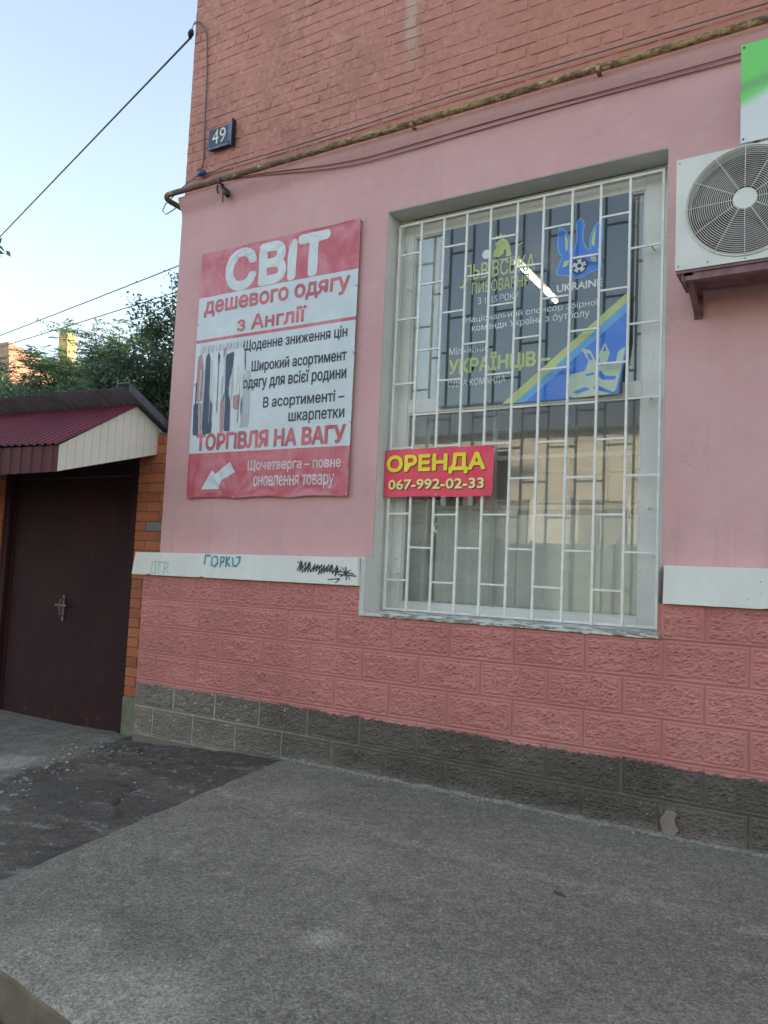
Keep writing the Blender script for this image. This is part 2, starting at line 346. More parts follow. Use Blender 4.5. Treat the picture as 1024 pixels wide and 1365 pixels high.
def leaf(name, c1, c2, tr=.35):
    q = NT(name); oi = q.noise(2.3, 4); f2 = q.noise(22, 2)
    c = q.mix(q.mr(q.math('ADD', q.math('MULTIPLY', oi, .6), q.math('MULTIPLY', f2, .4)), .38, .62), C(*c1), C(*c2))
    q.base(c); q.set(Roughness=.5); q.b.inputs['Specular IOR Level'].default_value = .5
    tl = q.n('ShaderNodeBsdfTranslucent'); q.put(tl.inputs[0], c); mx = q.n('ShaderNodeMixShader'); mx.inputs[0].default_value = tr
    q.put(mx.inputs[1], q.b.outputs[0]); q.put(mx.inputs[2], tl.outputs[0]); q.put(q.out.inputs[0], mx.outputs[0]); return q.m
M['leaf_a'] = leaf('leaf_grey_green', (.11, .18, .10), (.19, .28, .15)); M['leaf_b'] = leaf('leaf_dark_green', (.07, .12, .08), (.125, .195, .115))
M['leaf_c'] = leaf('leaf_sunlit_yellow', (.10, .15, .035), (.20, .20, .05))  # warm sun on the far tree top, put into the leaf colour
def emis(name, col, st):
    q = NT(name); q.set(Emission_Color=C(*col), Emission_Strength=st); q.base(C(.8, .8, .8)); return q.m
M['tube'] = emis('lamp_tube_glow', (1, .90, .72), 9.0)
M['teal'] = flat('teal_marker', (.03, .30, .33)); M['fteal'] = flat('faint_green_marker', (.38, .52, .46)); M['inkblack'] = flat('black_marker', (.03, .03, .035))
M['pebble'] = simple('pale_pebble', (.34, .33, .30), .85, .3, 30)
M['paper'] = simple('faded_print_paper', (.5, .5, .47), .7, .1)

# ------------------------------------------------------------------ geometry helpers
def tag(o, label=None, cat=None, group=None, kind=None):
    if label: o['label'] = label
    if cat: o['category'] = cat
    if group: o['group'] = group
    if kind: o['kind'] = kind
    return o
def empty(name, loc, label=None, cat=None, group=None):
    o = bpy.data.objects.new(name, None); COL.objects.link(o); o.location = loc; o.empty_display_size = .2
    o['_w'] = tuple(loc); return tag(o, label, cat, group)
def wloc(o): return Vector(o['_w']) if o is not None and '_w' in o else Vector((0, 0, 0))
def obj(name, bm, mats, parent=None, smooth=False, kind=None):
    """bm holds world coordinates; the object sits at its parent's base"""
    base = wloc(parent)
    if base.length: bmesh.ops.translate(bm, verts=bm.verts, vec=-base)
    me = bpy.data.meshes.new(name); bm.to_mesh(me); bm.free()
    if not isinstance(mats, (list, tuple)): mats = [mats]
    for q in mats: me.materials.append(q)
    if smooth: me.polygons.foreach_set('use_smooth', [True] * len(me.polygons))
    o = bpy.data.objects.new(name, me); COL.objects.link(o); o.parent = parent
    o['_w'] = tuple(base)
    if kind: o['kind'] = kind
    return o
def piece(name, me, loc, parent, scale=None, rot=None):
    o = bpy.data.objects.new(name, me); COL.objects.link(o); o.parent = parent
    o.location = Vector(loc) - wloc(parent); o['_w'] = tuple(loc)
    if scale: o.scale = scale
    if rot: o.rotation_euler = rot
    return o
def BM(): return bmesh.new()
def box(bm, x0, x1, y0, y1, z0, z1, bev=0, mi=0):
    vs = [bm.verts.new(p) for p in ((x0, y0, z0), (x1, y0, z0), (x1, y1, z0), (x0, y1, z0), (x0, y0, z1), (x1, y0, z1), (x1, y1, z1), (x0, y1, z1))]
    fs = [bm.faces.new([vs[i] for i in f]) for f in ((0, 3, 2, 1), (4, 5, 6, 7), (0, 1, 5, 4), (1, 2, 6, 5), (2, 3, 7, 6), (3, 0, 4, 7))]
    for f in fs: f.material_index = mi
    if bev:
        es = list({e for f in fs for e in f.edges})
        bmesh.ops.bevel(bm, geom=es, offset=bev, segments=1, affect='EDGES', profile=.5)
    return bm
def bx(*a, **k): return box(BM(), *a, **k)
def poly(bm, pts, mi=0):
    f = bm.faces.new([bm.verts.new(p) for p in pts]); f.material_index = mi; f.normal_update(); return f
def slabpoly(bm, pts, axis, depth):
    """extrude a planar outline along an axis vector"""
    d = Vector(axis) * depth; a = [bm.verts.new(p) for p in pts]; b = [bm.verts.new(Vector(p) + d) for p in pts]
    bm.faces.new(a); bm.faces.new(b[::-1]); n = len(a)
    for i in range(n): bm.faces.new((a[i], b[i], b[(i + 1) % n], a[(i + 1) % n]))
    bmesh.ops.recalc_face_normals(bm, faces=bm.faces); return bm
def tube(bm, pts, r, seg=8, cap=True):
    pts = [Vector(p) for p in pts]; rings = []
    prev = None
    for i, p in enumerate(pts):
        t = (pts[min(i + 1, len(pts) - 1)] - pts[max(i - 1, 0)]).normalized()
        if prev is None: a = t.cross(Vector((0, 0, 1)) if abs(t.z) < .9 else Vector((1, 0, 0))).normalized()
        else: a = (prev - t * prev.dot(t)).normalized()
        prev = a; b = t.cross(a); rr = r[i] if isinstance(r, (list, tuple)) else r
        rings.append([bm.verts.new(p + (a * cos(2 * pi * k / seg) + b * sin(2 * pi * k / seg)) * rr) for k in range(seg)])
    for q in range(len(rings) - 1):
        for k in range(seg): bm.faces.new((rings[q][k], rings[q][(k + 1) % seg], rings[q + 1][(k + 1) % seg], rings[q + 1][k]))
    if cap and seg > 2: bm.faces.new(rings[0][::-1]); bm.faces.new(rings[-1])
    return bm
def sag(a, b, s, n=24):
    a, b = Vector(a), Vector(b); return [a.lerp(b, i / n) - Vector((0, 0, s * 4 * (i / n) * (1 - i / n))) for i in range(n + 1)]
def fbm(x, y, z, o=4): return noise.fractal(Vector((x, y, z)), 1.0, 2.1, o)
def drape(bm, disp, lim=.045):
    bm.normal_update()
    bmesh.ops.triangulate(bm, faces=bm.faces); st = [[v.co.copy() for v in f.verts] for f in bm.faces]; bm.free(); out = BM()
    while st:
        a, b, c = st.pop(); l = [(b - a).length, (c - b).length, (a - c).length]; k = l.index(max(l))
        if l[k] > lim:
            if k == 1: a, b, c = b, c, a
            elif k == 2: a, b, c = c, a, b
            m_ = (a + b) / 2; st += [[a, m_, c], [m_, b, c]]
        else: out.faces.new([out.verts.new((p.x, p.y + disp(p.x, p.z), p.z)) for p in (a, b, c)])
    return out
def glyph_fill(me):
    """fill each outer contour with its own holes (overlapping contours of one letter stay separate)"""
    nb = {}
    for e in me.edges:
        a, b = e.vertices; nb.setdefault(a, []).append(b); nb.setdefault(b, []).append(a)
    dirn = {e.vertices[0]: e.vertices[1] for e in me.edges}
    loops, seen = [], set()
    for v0 in sorted(nb):
        if v0 in seen: continue
        L = [v0]; seen.add(v0); cur = v0
        while True:
            nx = dirn.get(cur)
            if nx is None or nx in seen:
                nx = next((q for q in nb[cur] if q not in seen), None)
            if nx is None: break
            L.append(nx); seen.add(nx); cur = nx
        if len(L) > 2: loops.append([me.vertices[i].co.copy() for i in L])
    def area(L): return sum(a.x * b.y - b.x * a.y for a, b in zip(L, L[1:] + L[:1])) / 2
    def inside(p, L):
        c = False
        for a, b in zip(L, L[1:] + L[:1]):
            if (a.y > p.y) != (b.y > p.y) and p.x < (b.x - a.x) * (p.y - a.y) / (b.y - a.y) + a.x: c = not c
        return c
    ar = [area(L) for L in loops]; outs, holes = [], []
    for L, a in zip(loops, ar): (holes if any(a * b < 0 and abs(b) > abs(a) and inside(L[0], Q) for Q, b in zip(loops, ar)) else outs).append(L)
    bm = BM()
    for k, O in enumerate(outs):
        H = [h for h in holes if inside(h[0], O)]; allv = [p for L in [O] + H for p in L]
        dz = .0008 * (k % 3); vs = [bm.verts.new((p.x, p.y, dz)) for p in allv]
        for t_ in tessellate_polygon([O] + H):
            if (allv[t_[1]] - allv[t_[0]]).cross(allv[t_[2]] - allv[t_[0]]).length > 1e-9: bm.faces.new([vs[i] for i in t_])
    return bm
def text(body, x0, x1, z0, z1, y, mat, parent, bold=.02, disp=None, name='lettering', shear=0, slope=0):
    c = bpy.data.curves.new('t', 'FONT'); c.body = body; c.offset = 0; c.resolution_u = 3; c.shear = shear; c.fill_mode = 'NONE'
    t = bpy.data.objects.new('t', c); COL.objects.link(t)
    me = bpy.data.meshes.new_from_object(t.evaluated_get(bpy.context.evaluated_depsgraph_get()))
    bpy.data.objects.remove(t); bm = glyph_fill(me); bpy.data.meshes.remove(me)
    xs = [v.co.x for v in bm.verts]; ys = [v.co.y for v in bm.verts]; ax, bx_, ay, by = min(xs), max(xs), min(ys), max(ys)
    for v in bm.verts:
        X = x0 + (v.co.x - ax) / (bx_ - ax) * (x1 - x0); v.co = (X, y - v.co.z * .04, z0 + (v.co.y - ay) / (by - ay) * (z1 - z0) + slope * (X - x0))
    bm.normal_update()
    if bold:
        bmesh.ops.triangulate(bm, faces=bm.faces); src = [[v.co.copy() for v in f.verts] for f in bm.faces]
        n_ = max(1, body.count('\n') + 1); rr = bold * (z1 - z0) * .9; k_ = 8
        for k in range(k_):
            dx, dz = rr * cos(2 * pi * k / k_), rr * sin(2 * pi * k / k_)
            for f in src: bm.faces.new([bm.verts.new((p.x + dx, p.y + .00004 * (k + 1), p.z + dz)) for p in f])
    if disp: bm = drape(bm, disp)
    return obj(name, bm, mat, parent)

# ------------------------------------------------------------------ setting
def ring_ground():
    bm = BM(); poly(bm, [(-400, -400, -.09), (400, -400, -.09), (400, 400, -.09), (-400, 400, -.09)]); return bm
tag(obj('ground', ring_ground(), M['ground']), kind='structure')
YX0, YX1, YY0, YY1 = -7.0, 1.75, -3.4, .9
def sstep(t): t = max(0, min(1, t)); return t * t * (3 - 2 * t)
cracks = [[(1.0, .02), (.75, -.06), (.45, .02), (.2, -.04), (-.1, .0)], [(.05, -.12), (.25, -.30), (.55, -.38), (.62, -.62), (1.05, -.72)],
          [(1.32, -1.4), (1.1, -1.25), (.98, -1.02), (.8, -.95)], [(.9, -.3), (.7, -.5), (.3, -.75), (.1, -1.2), (-.2, -1.5)]]
def yard_z(x, y):
    z = .135 * sstep((x + 1.2) / 2.4) + .006 * fbm(x * 3, y * 3, 1) + .003 * fbm(x * 14, y * 14, 4)
    l = x + .4 * y + .28 * fbm(x * 3.2, y * 3.2, 9)
    z += .012 * sstep((-.28 - l) / .06)
    for c in cracks:
        for a, b in zip(c, c[1:]):
            ax, ay = a; ex, ey = b[0] - ax, b[1] - ay; t = max(0, min(1, ((x - ax) * ex + (y - ay) * ey) / (ex * ex + ey * ey)))
            d = math.hypot(x - ax - t * ex, y - ay - t * ey) + .02 * fbm(x * 12, y * 12, 2)
            if d < .016: z -= .030 * (1 - abs(d) / .016)
    return z
def grid(bm, xs, ys, zf):
    V = [[bm.verts.new((x, y, zf(x, y))) for x in xs] for y in ys]
    for j in range(len(ys) - 1):
        for i in range(len(xs) - 1): bm.faces.new((V[j][i], V[j][i + 1], V[j + 1][i + 1], V[j + 1][i]))
    return bm
def lin(a, b, n): return [a + (b - a) * i / (n - 1) for i in range(n)]
yxs = lin(YX0, -1.6, 30)[:-1] + lin(-1.6, YX1, 190)
tag(obj('yard', grid(BM(), yxs, lin(YY0, YY1, 170), yard_z), M['yard'], smooth=True), kind='structure')

def slab():
    left = [(1.235, .02)]
    n = 46
    for i in range(n + 1):
        y = -.09 - i / n * 2.2; x = 1.23 + (-(y) - .09) * .165 + .014 * fbm(y * 5, 3, 1) + .006 * fbm(y * 25, 3, 1); left.append((x, y))
    cor = [(1.70, -2.44), (1.84, -2.53), (2.0, -2.58)]
    front = [(x, max(-2.72, -2.60 - .13 * (x - 2.1)) + .012 * fbm(x * 6, 0, 7)) for x in lin(2.15, 9, 60)]
    out = left + cor + front + [(9, .02)]
    bm = BM(); top = [bm.verts.new((x, y, .15 + .0)) for x, y in out]
    f = bm.faces.new(top); f.normal_update()
    r = bmesh.ops.extrude_face_region(bm, geom=[f]); vs = [g for g in r['geom'] if isinstance(g, bmesh.types.BMVert)]
    bmesh.ops.translate(bm, verts=vs, vec=(0, 0, -.26))
    bmesh.ops.recalc_face_normals(bm, faces=bm.faces)
    bm.normal_update()
    es = [e for e in bm.edges if all(v.co.z > .1 for v in e.verts)]
    bmesh.ops.bevel(bm, geom=es, offset=.022, segments=3, affect='EDGES', profile=.5)
    for fc in bm.faces: fc.material_index = 1 if abs(fc.normal.z) < .4 else 0
    return bm
tag(obj('pavement_slab', slab(), [M['slab'], M['kerbside']]), kind='structure')
# ragged skirt of mortar where slab meets plinth
bm = BM(); xs = lin(1.2, 6.2, 260)
for a, b in zip(xs, xs[1:]):
    def hw(x): return .012 + .022 * max(0, fbm(x * 7, 1, 2) + .3), .012 + .014 * max(0, fbm(x * 9, 5, 2) + .25)
    (d0, h0), (d1, h1) = hw(a), hw(b)
    p = [(a, .005, .152 + h0), (b, .005, .152 + h1), (b, -.006 - d1, .1515), (a, -.006 - d0, .1515)]
    poly(bm, p)
bmesh.ops.remove_doubles(bm, verts=bm.verts, dist=.0005)
tag(obj('mortar_fillet', bm, M['slab'], smooth=True), kind='structure')
bm = BM(); grid(bm, lin(.8, 8, 150), lin(-5.5, -2.3, 80), lambda x, y: .008 + .02 * fbm(x * 3, y * 3, 3) + .006 * fbm(x * 18, y * 18, 3))
tag(obj('dirt_verge', bm, M['dirt'], smooth=True), kind='structure')
# stones and chips
bm = BM()
def pebble(x, y, z, r):
    a = rnd.random() * 6.28; k = bmesh.ops.create_icosphere(bm, subdivisions=1, radius=r)['verts']
    for v in k:
        v.co = Vector((v.co.x * 1.3, v.co.y, v.co.z * .45)) * (1 + .25 * rnd.uniform(-1, 1))
        v.co = Vector((v.co.x * cos(a) - v.co.y * sin(a) + x, v.co.x * sin(a) + v.co.y * cos(a) + y, v.co.z + z))
for _ in range(150):
    t = rnd.random(); y = rnd.uniform(-1.7, .02); x = -.28 - .4 * y + rnd.gauss(.0, .16); r = rnd.choice((.004, .006, .008, .013)) * rnd.uniform(.7, 1.2)
    if y > -.1 and x < -.15: continue
    pebble(x, y, yard_z(x, y) + r * .2, r)
for _ in range(50):
    x, y = rnd.uniform(-.2, 1.2), rnd.uniform(-1.6, -.05); r = rnd.uniform(.003, .008); pebble(x, y, yard_z(x, y) + r * .2, r)
for _ in range(70):
    x, y = rnd.uniform(1.6, 4.6), rnd.uniform(-2.5, -.1); r = rnd.uniform(.002, .0045); pebble(x, y, .151, r)
for _ in range(120):
    x = rnd.uniform(1.3, 5.5); y = -.02 - abs(rnd.gauss(0, .025)); r = rnd.uniform(.003, .009); pebble(x, y, .152, r)
for _ in range(260):
    x, y = rnd.uniform(1.8, 3.6), rnd.uniform(-3.1, -2.64); r = rnd.uniform(.003, .012); pebble(x, y, .02, r)
tag(obj('loose_stones', bm, M['pebble'], smooth=True), 'pale loose stones and paint chips scattered over the asphalt and slab', 'stones', kind='stuff')

tag(obj('twig', tube(BM(), [(3.395, -1.02, .155), (3.42, -1.03, .158), (3.445, -1.035, .154)], [.005, .006, .003], 6), M['bark']), 'short dark twig lying on the concrete slab', 'twig')
bm = BM()
for k in range(60):
    if k < 35: x, y = rnd.uniform(1.3, 5.0), -.03 - abs(rnd.gauss(0, .05)); z = .156
    else: x, y = rnd.uniform(-.2, 1.2), rnd.uniform(-1.5, -.02); z = yard_z(x, y) + .004
    a, l = rnd.random() * 6.28, rnd.uniform(.006, .016); q_ = lambda u, v, h=0: (x + u * cos(a) - v * sin(a), y + u * sin(a) + v * cos(a), z + h)
    poly(bm, [q_(-l, 0), q_(0, -l * .35, .003), q_(l, 0, .002), q_(0, l * .35, .004)])
tag(obj('dry_litter', bm, simple('dry_leaf_bits', (.17, .11, .055), .8, .4, 40)), 'dry leaf bits scattered along the foot of the plinth', 'leaf litter', kind='stuff')
# ------------------------------------------------------------------ shop building
XL, XR2, WY = -.13, 14.0, .09           # wall corner, far end, face of plaster
bld = empty('shop_building', (0, .1, 0), 'shop with pink plaster ground floor, split-face plinth and painted brick above', 'building')
WX0, WX1, WZ0, WZ1 = 1.79, 3.57, 1.128, 3.787
def wall_holes(y0, y1, zb, zt, xb=XL, xe=XR2):
    bm = BM()
    box(bm, xb, WX0, y0, y1, zb, zt); box(bm, WX1, xe, y0, y1, zb, zt)
    box(bm, WX0, WX1, y0, y1, WZ1, zt)
    if zb < WZ0: box(bm, WX0, WX1, y0, y1, zb, WZ0)
    return bm
# pink plaster sheet (to Z 4.26) with the cove at its top
def prof(z): return WY - .055 * sstep(max(0, (z - 4.12) / .15)) ** 1.3   # cove under the pipe
def plaster():
    bm = BM()
    zs = [1.30, WZ0, 1.4]
    zr = [1.128, 1.5, 2.2, 3.0, WZ1] + lin(3.9, 4.10, 4) + lin(4.12, 4.272, 9)
    xr = [XL, .3, .8, 1.3, WX0, WX1, 3.9, 4.4, 5, 6.5, 9, XR2]
    V = {}
    for x in xr:
        for z in zr: V[x, z] = bm.verts.new((x, prof(z), z))
    for a, b in zip(xr, xr[1:]):
        for c, d in zip(zr, zr[1:]):
            if a >= WX0 and b <= WX1 and c >= 1.1 and d <= WZ1: continue
            bm.faces.new((V[a, c], V[b, c], V[b, d], V[a, d]))
    # top lip going back to the brick, left return
    for a, b in zip(xr, xr[1:]):
        poly(bm, [(a, prof(4.272), 4.272), (b, prof(4.272), 4.272), (b, .13, 4.285), (a, .13, 4.285)])
    for c, d in zip(zr, zr[1:]): poly(bm, [(XL, prof(c), c), (XL, prof(d), d), (XL - (WY - prof(d)) * .6, .6, d), (XL - (WY - prof(c)) * .6, .6, c)])
    bmesh.ops.remove_doubles(bm, verts=bm.verts, dist=.0002)
    return bm
o = obj('plaster_wall', plaster(), M['plaster'], bld)
obj('masonry_core', wall_holes(.14, .42, -.1, 8.4, -.10), M['mortar'], bld)
# side, back, roof, floor slab between storeys
bm = BM()
def sidewall(bm, x0, x1):
    box(bm, x0, x1, .421, 3.8, -.1, 8.4); box(bm, x0, x1, 5.5, 11, -.1, 8.4); box(bm, x0, x1, 3.8, 5.5, -.1, 1.85); box(bm, x0, x1, 3.8, 5.5, 3.0, 8.4)
sidewall(bm, XL + .01, .3)
box(bm, .3, XR2, 10.7, 11, -.1, 8.4); box(bm, XR2 - .3, XR2, .421, 10.7, -.1, 8.4)
obj('side_wall', bm, M['pbrick'], bld)
obj('roof', bx(XL - .35, XR2 + .3, -.35, 11.3, 8.4, 8.62), M['tileroof'], bld)
# window reveals
bm = BM(); box(bm, WX0 - .02, WX0 + .004, .001, .30, WZ0 - .06, WZ1 + .0, ); 
for v in bm.verts:
    if v.co.y < .01 and v.co.z > 2: v.co.y = WY + .001
bm.free()
bm = BM()
XX = WX0 + .003
slabpoly(bm, [(XX, .004, 1.10), (XX, .261, 1.10), (XX, .261, WZ1 - .005), (XX, WY + .0015, WZ1 - .005), (XX, WY + .0015, 1.49), (XX, .004, 1.49)], (-1, 0, 0), .002)
box(bm, WX0 + .001, WX1 - .001, WY + .0015, .261, WZ1 - .0045, WZ1 - .001)
box(bm, 1.759, WX0 + .002, -.002, .0035, 1.119, 1.489)
XX = WX1 - .003
slabpoly(bm, [(XX, .004, 1.10), (XX, .261, 1.10), (XX, .261, WZ1 - .005), (XX, WY + .0015, WZ1 - .005), (XX, WY + .0015, 1.50), (XX, .004, 1.50)], (1, 0, 0), .002)
obj('window_reveal', bm, M['reveal'], bld)
# ledges
def chipped(x0, x1, zb0, zb1, zt0, zt1, lean, seed):
    r = random.Random(seed); n = int((x1 - x0) / .03); P = []
    for i in range(n + 1):
        t = i / n; c = r.random(); P.append((x0 + (x1 - x0) * t, -.031, zb0 + (zb1 - zb0) * t + .0012 * fbm(t * 40, seed, 0) + (r.uniform(.003, .009) if c < .06 else 0)))
    for i in range(n, -1, -1):
        t = i / n; c = r.random(); P.append((x0 + lean + (x1 - .008 - x0 - lean) * t, -.031, zt0 + (zt1 - zt0) * t + .0012 * fbm(t * 40, seed, 5) - (r.uniform(.002, .005) if c < .04 else 0)))
    bm = BM(); slabpoly(bm, P, (0, 1, 0), .155); bmesh.ops.bevel(bm, geom=list(bm.edges), offset=.0012, segments=1, affect='EDGES'); return bm
bm = chipped(-.29, 1.758, 1.300, 1.306, 1.468, 1.484, .028, 3)
led = obj('ledge', bm, M['white'], bld)
bm = chipped(3.600, 6.4, 1.303, 1.303, 1.497, 1.497, .004, 8); box(bm, 6.41, XR2, -.032, .12, 1.303, 1.497)
obj('ledge', bm, M['white'], bld)
# graffiti strokes on the left ledge
def strokes(L, x0, z0, sx, sz, w, mat, y=-.0335):
    bm = BM()
    for st in L:
        pts = [Vector((x0 + a * sx, y, z0 + b * sz)) for a, b in st]
        for p, q in zip(pts, pts[1:]):
            d = (q - p).normalized(); nrm = Vector((d.z, 0, -d.x)) * w * rnd.uniform(.4, .65)
            poly(bm, [p - nrm - d * w * .3, q - nrm + d * w * .3, q + nrm + d * w * .3, p + nrm - d * w * .3])
    for i, f in enumerate(bm.faces):
        for v in f.verts: v.co.y -= .00002 * i
    return obj('graffiti', bm, mat, led)
strokes([[(0, 0), (.1, 1), (.25, 1.05), (.3, 0), (0, 0)], [(.45, 0), (.5, 1), (.36, 1), (.7, 1)], [(.78, 0), (.8, 1), (1, .9), (.98, .55), (.8, .5), (1.05, .1)]], -.085, 1.315, .18, .085, .007, M['fteal'])
strokes([[(0, .35), (.02, 1), (.16, 1.02)], [(.22, .9), (.2, .35), (.3, .2), (.38, .5), (.36, .95), (.27, .95)], [(.46, .2), (.47, .95), (.56, .9), (.55, .6), (.47, .55)], [(.62, .25), (.63, .95)], [(.72, .95), (.63, .6), (.73, .3)], [(.8, .9), (.82, .35), (.9, .3), (.98, .6), (1.0, 1.0), (.9, .95)]], .455, 1.365, .33, .095, .013, M['teal'])
rg = random.Random(3); L = []
for i in range(15):
    x = i / 15 * .72; L.append([(x, .35 + rg.random() * .3), (x + .03 + rg.random() * .05, .9 + rg.random() * .2 - .35 * x), (x + .04, .2 + rg.random() * .3 - .1 * x), (x + .09, .6 + rg.random() * .2 - .25 * x)])
L += [[(0, 1.0), (.08, .85), (.05, 1.15), (.1, .6)], [(.70, .5), (.98, .35)], [(.78, .75), (.92, .0)], [(.92, .6), (.76, .15)], [(.55, -.1), (.75, .0), (.68, -.28)], [(.84, .8), (.86, -.05)], [(.72, .28), (1.02, .22)]]
strokes(L, 1.285, 1.345, .455, .095, .0065, M['inkblack'])

# plinth blocks
ZC = [.120, .322, .520, .718, .914, 1.118, 1.306]
def split_mesh(seed, wd=.390, ht=.1895):
    bm = BM(); nx, nz = (60, 30) if wd > .3 else (30, 30); V = []
    for j in range(nz + 1):
        row = []
        for i in range(nx + 1):
            x = -wd / 2 + wd * i / nx; z = -ht / 2 + ht * j / nz
            e = min(wd / 2 - abs(x), ht / 2 - abs(z)); t = sstep((e - .014) / .006)
            n1 = noise.fractal(Vector((x * 20, z * 30, seed * 7.3)), .8, 2.1, 5)
            n2 = noise.noise(Vector((x * 70 + 9, z * 95, seed))) ; r = 1 - abs(noise.noise(Vector((x * 38, z * 62, seed * 3 + 5)))) * 3.2
            h = .0062 * n1 + .0038 * n2 + .0052 * r
            y = -(h - .001) * t + (0.0030 if .012 < e < .019 else 0) + (.005 if e < .004 else 0)
            row.append(bm.verts.new((x, max(-.022, min(.013, y)), z)))
        V.append(row)
    for j in range(nz):
        for i in range(nx): bm.faces.new((V[j][i], V[j][i + 1], V[j + 1][i + 1], V[j + 1][i]))
    # sides
    rim = [V[0][i] for i in range(nx + 1)] + [V[j][nx] for j in range(1, nz + 1)] + [V[nz][i] for i in range(nx - 1, -1, -1)] + [V[j][0] for j in range(nz - 1, 0, -1)]
    bk = [bm.verts.new((v.co.x, .05, v.co.z)) for v in rim]; n = len(rim)
    for i in range(n): bm.faces.new((rim[i], bk[i], bk[(i + 1) % n], rim[(i + 1) % n]))
    me = bpy.data.meshes.new('plinth_block'); bm.to_mesh(me); bm.free(); me.materials.append(M['block']); return me
full = [split_mesh(s) for s in range(9)]; half = [split_mesh(s + 20, .190) for s in range(3)]
obj('plinth_core', (lambda b: (box(b, -.196, WX0, .005, .139, -.1, 1.299), box(b, WX0, WX1, .006, .139, -.1, 1.118), box(b, WX1, 6.4, .006, .139, -.1, 1.302), b)[3])(BM()), M['joint'], bld)
obj('plinth_wall', bx(6.4, XR2, .0, .139, -.1, 1.30), M['block'], bld)
# plinth side face
obj('plinth_return', bx(-.199, -.1965, .02, .5, -.1, 1.299), M['block'], bld)
for k in range(6):
    z0, z1 = ZC[k], ZC[k + 1]; off = 0 if k % 2 == 0 else .2
    x = -.2
    while x < 6.3:
        x1 = x + (.2 if (x < -.19 and off == 0) else .4)
        segs = [(x, x1)]
        if k == 5:
            segs = []
            if x < WX0: segs.append((x, min(x1, WX0 - .002)))
            if x1 > WX1: segs.append((max(x, WX1 + .014), x1))
        for a, b in segs:
            if b - a < .05: continue
            me = rnd.choice(half if b - a < .27 else full); bw = .2 if b - a < .27 else .4
            fl = rnd.choice((1, -1))
            piece('plinth_block', me, ((a + b) / 2, rnd.uniform(-.0015, .0015), (z0 + z1) / 2), bld, ((b - a) / bw, 1, (z1 - z0) / .198), None)
        x = x1
# pale broken corner in the plinth
bm = BM(); pts = []
for i in range(18):
    a = i / 18 * 2 * pi; pts.append((3.645 + .036 * cos(a) * (1 + .35 * rnd.uniform(-1, 1)), -.010, .218 + .068 * sin(a) * (1 + .15 * rnd.uniform(-1, 1))))
slabpoly(bm, pts, (0, 1, 0), .02)
obj('repair_patch', bm, simple('pinkish_mortar_patch', (.25, .20, .17), .9, .15, 20, 0, .004, 60), bld)

# upper brick face: individual bricks with rough painted joints
def brick_mesh(seed, wd=.245, ht=.062):
    bm = BM(); xs = [-wd / 2, -wd / 2 + .005, -wd / 6, wd / 6, wd / 2 - .005, wd / 2]; zs = [-ht / 2, -ht / 2 + .005, ht / 2 - .005, ht / 2]
    r = random.Random(seed); V = []
    for j, z in enumerate(zs):
        row = []
        for i, x in enumerate(xs):
            e = i in (0, 5) or j in (0, 3); row.append(bm.verts.new((x + r.uniform(-.003, .003), (.009 if e else 0) + r.uniform(-.0007, .0007), z + r.uniform(-.0016, .0016))))
        V.append(row)
    for j in range(3):
        for i in range(5): bm.faces.new((V[j][i], V[j][i + 1], V[j + 1][i + 1], V[j + 1][i]))
    me = bpy.data.meshes.new('brick'); bm.to_mesh(me); bm.free(); me.materials.append(M['pbrick'])
    return me
bms = [brick_mesh(s) for s in range(14)]; bmh = [brick_mesh(s + 50, .118) for s in range(6)]
def px_of(p):
    d = Vector(p) - CAM; w_ = d.dot(FW)
    return (512 + 1033.87 * d.dot(RT) / w_, 682.5 - 1033.87 * d.dot(UP) / w_) if w_ > 0 else (-9999, 0)
cand = []
k = 0; z = 4.30
while z < 8.3:
    hdr = (k % 4 == 3); pitch = .13 if hdr else .26; x = XL + (.065 if k % 2 else 0) - .0
    if k % 2: cand.append((XL + .0325, z, .065, True))
    while x < 6.5:
        cand.append((x + pitch / 2, z, pitch, hdr)); x += pitch
    k += 1; z += .0775
vis = []
for c in cand:
    u, v = px_of((c[0], WY, c[1])); vis.append((0 if (-15 < u < 1040 and -6 < v < 1000) else 1, (Vector((c[0], WY, c[1])) - CAM).length, c))
vis.sort(key=lambda q: (q[0], q[1])); rest = BM(); nb = 0
for inv, d, (x, z, p, hdr) in vis:
    me = rnd.choice(bmh if p < .2 else bms); sc = p / (.13 if p < .2 else .26)
    loc = (x, .0965 + rnd.uniform(-.0018, .0022), z); rot = (rnd.uniform(-.014, .014), rnd.uniform(-.012, .012), rnd.uniform(-.006, .006))
    if not inv and nb < 300:
        piece('brick', me, loc, bld, (sc, 1, 1), rot); nb += 1
    else:
        s0 = len(rest.verts); rest.from_mesh(me); rest.verts.ensure_lookup_table()
        for v in rest.verts[s0:]: v.co = Vector((v.co.x * sc + loc[0], v.co.y + loc[1], v.co.z + loc[2]))
obj('brickwork', rest, M['pbrick'], bld, False, 'stuff')
# slushed mortar face between bricks, uneven
def mortar_face():
    bm = BM(); xs = lin(XL, 6.5, 330); zs = lin(4.26, 8.39, 170)
    V = [[bm.verts.new((x, .1010 + .0040 * fbm(x * 9, z * 14, 3) - .0055 * max(0, fbm(x * 2.2, z * 3, 8)), z)) for x in xs] for z in zs]
    for j in range(len(zs) - 1):
        for i in range(len(xs) - 1): bm.faces.new((V[j][i], V[j][i + 1], V[j + 1][i + 1], V[j + 1][i]))
    for j in range(len(zs) - 1):
        a, b = V[j][0], V[j + 1][0]; poly(bm, [a.co, b.co, (XL, .45, b.co.z), (XL, .45, a.co.z)])
    box(bm, 6.5, XR2, .09, .13, 4.29, 8.39)
    return bm
obj('joint_mortar', mortar_face(), M['pbrick'], bld, True)

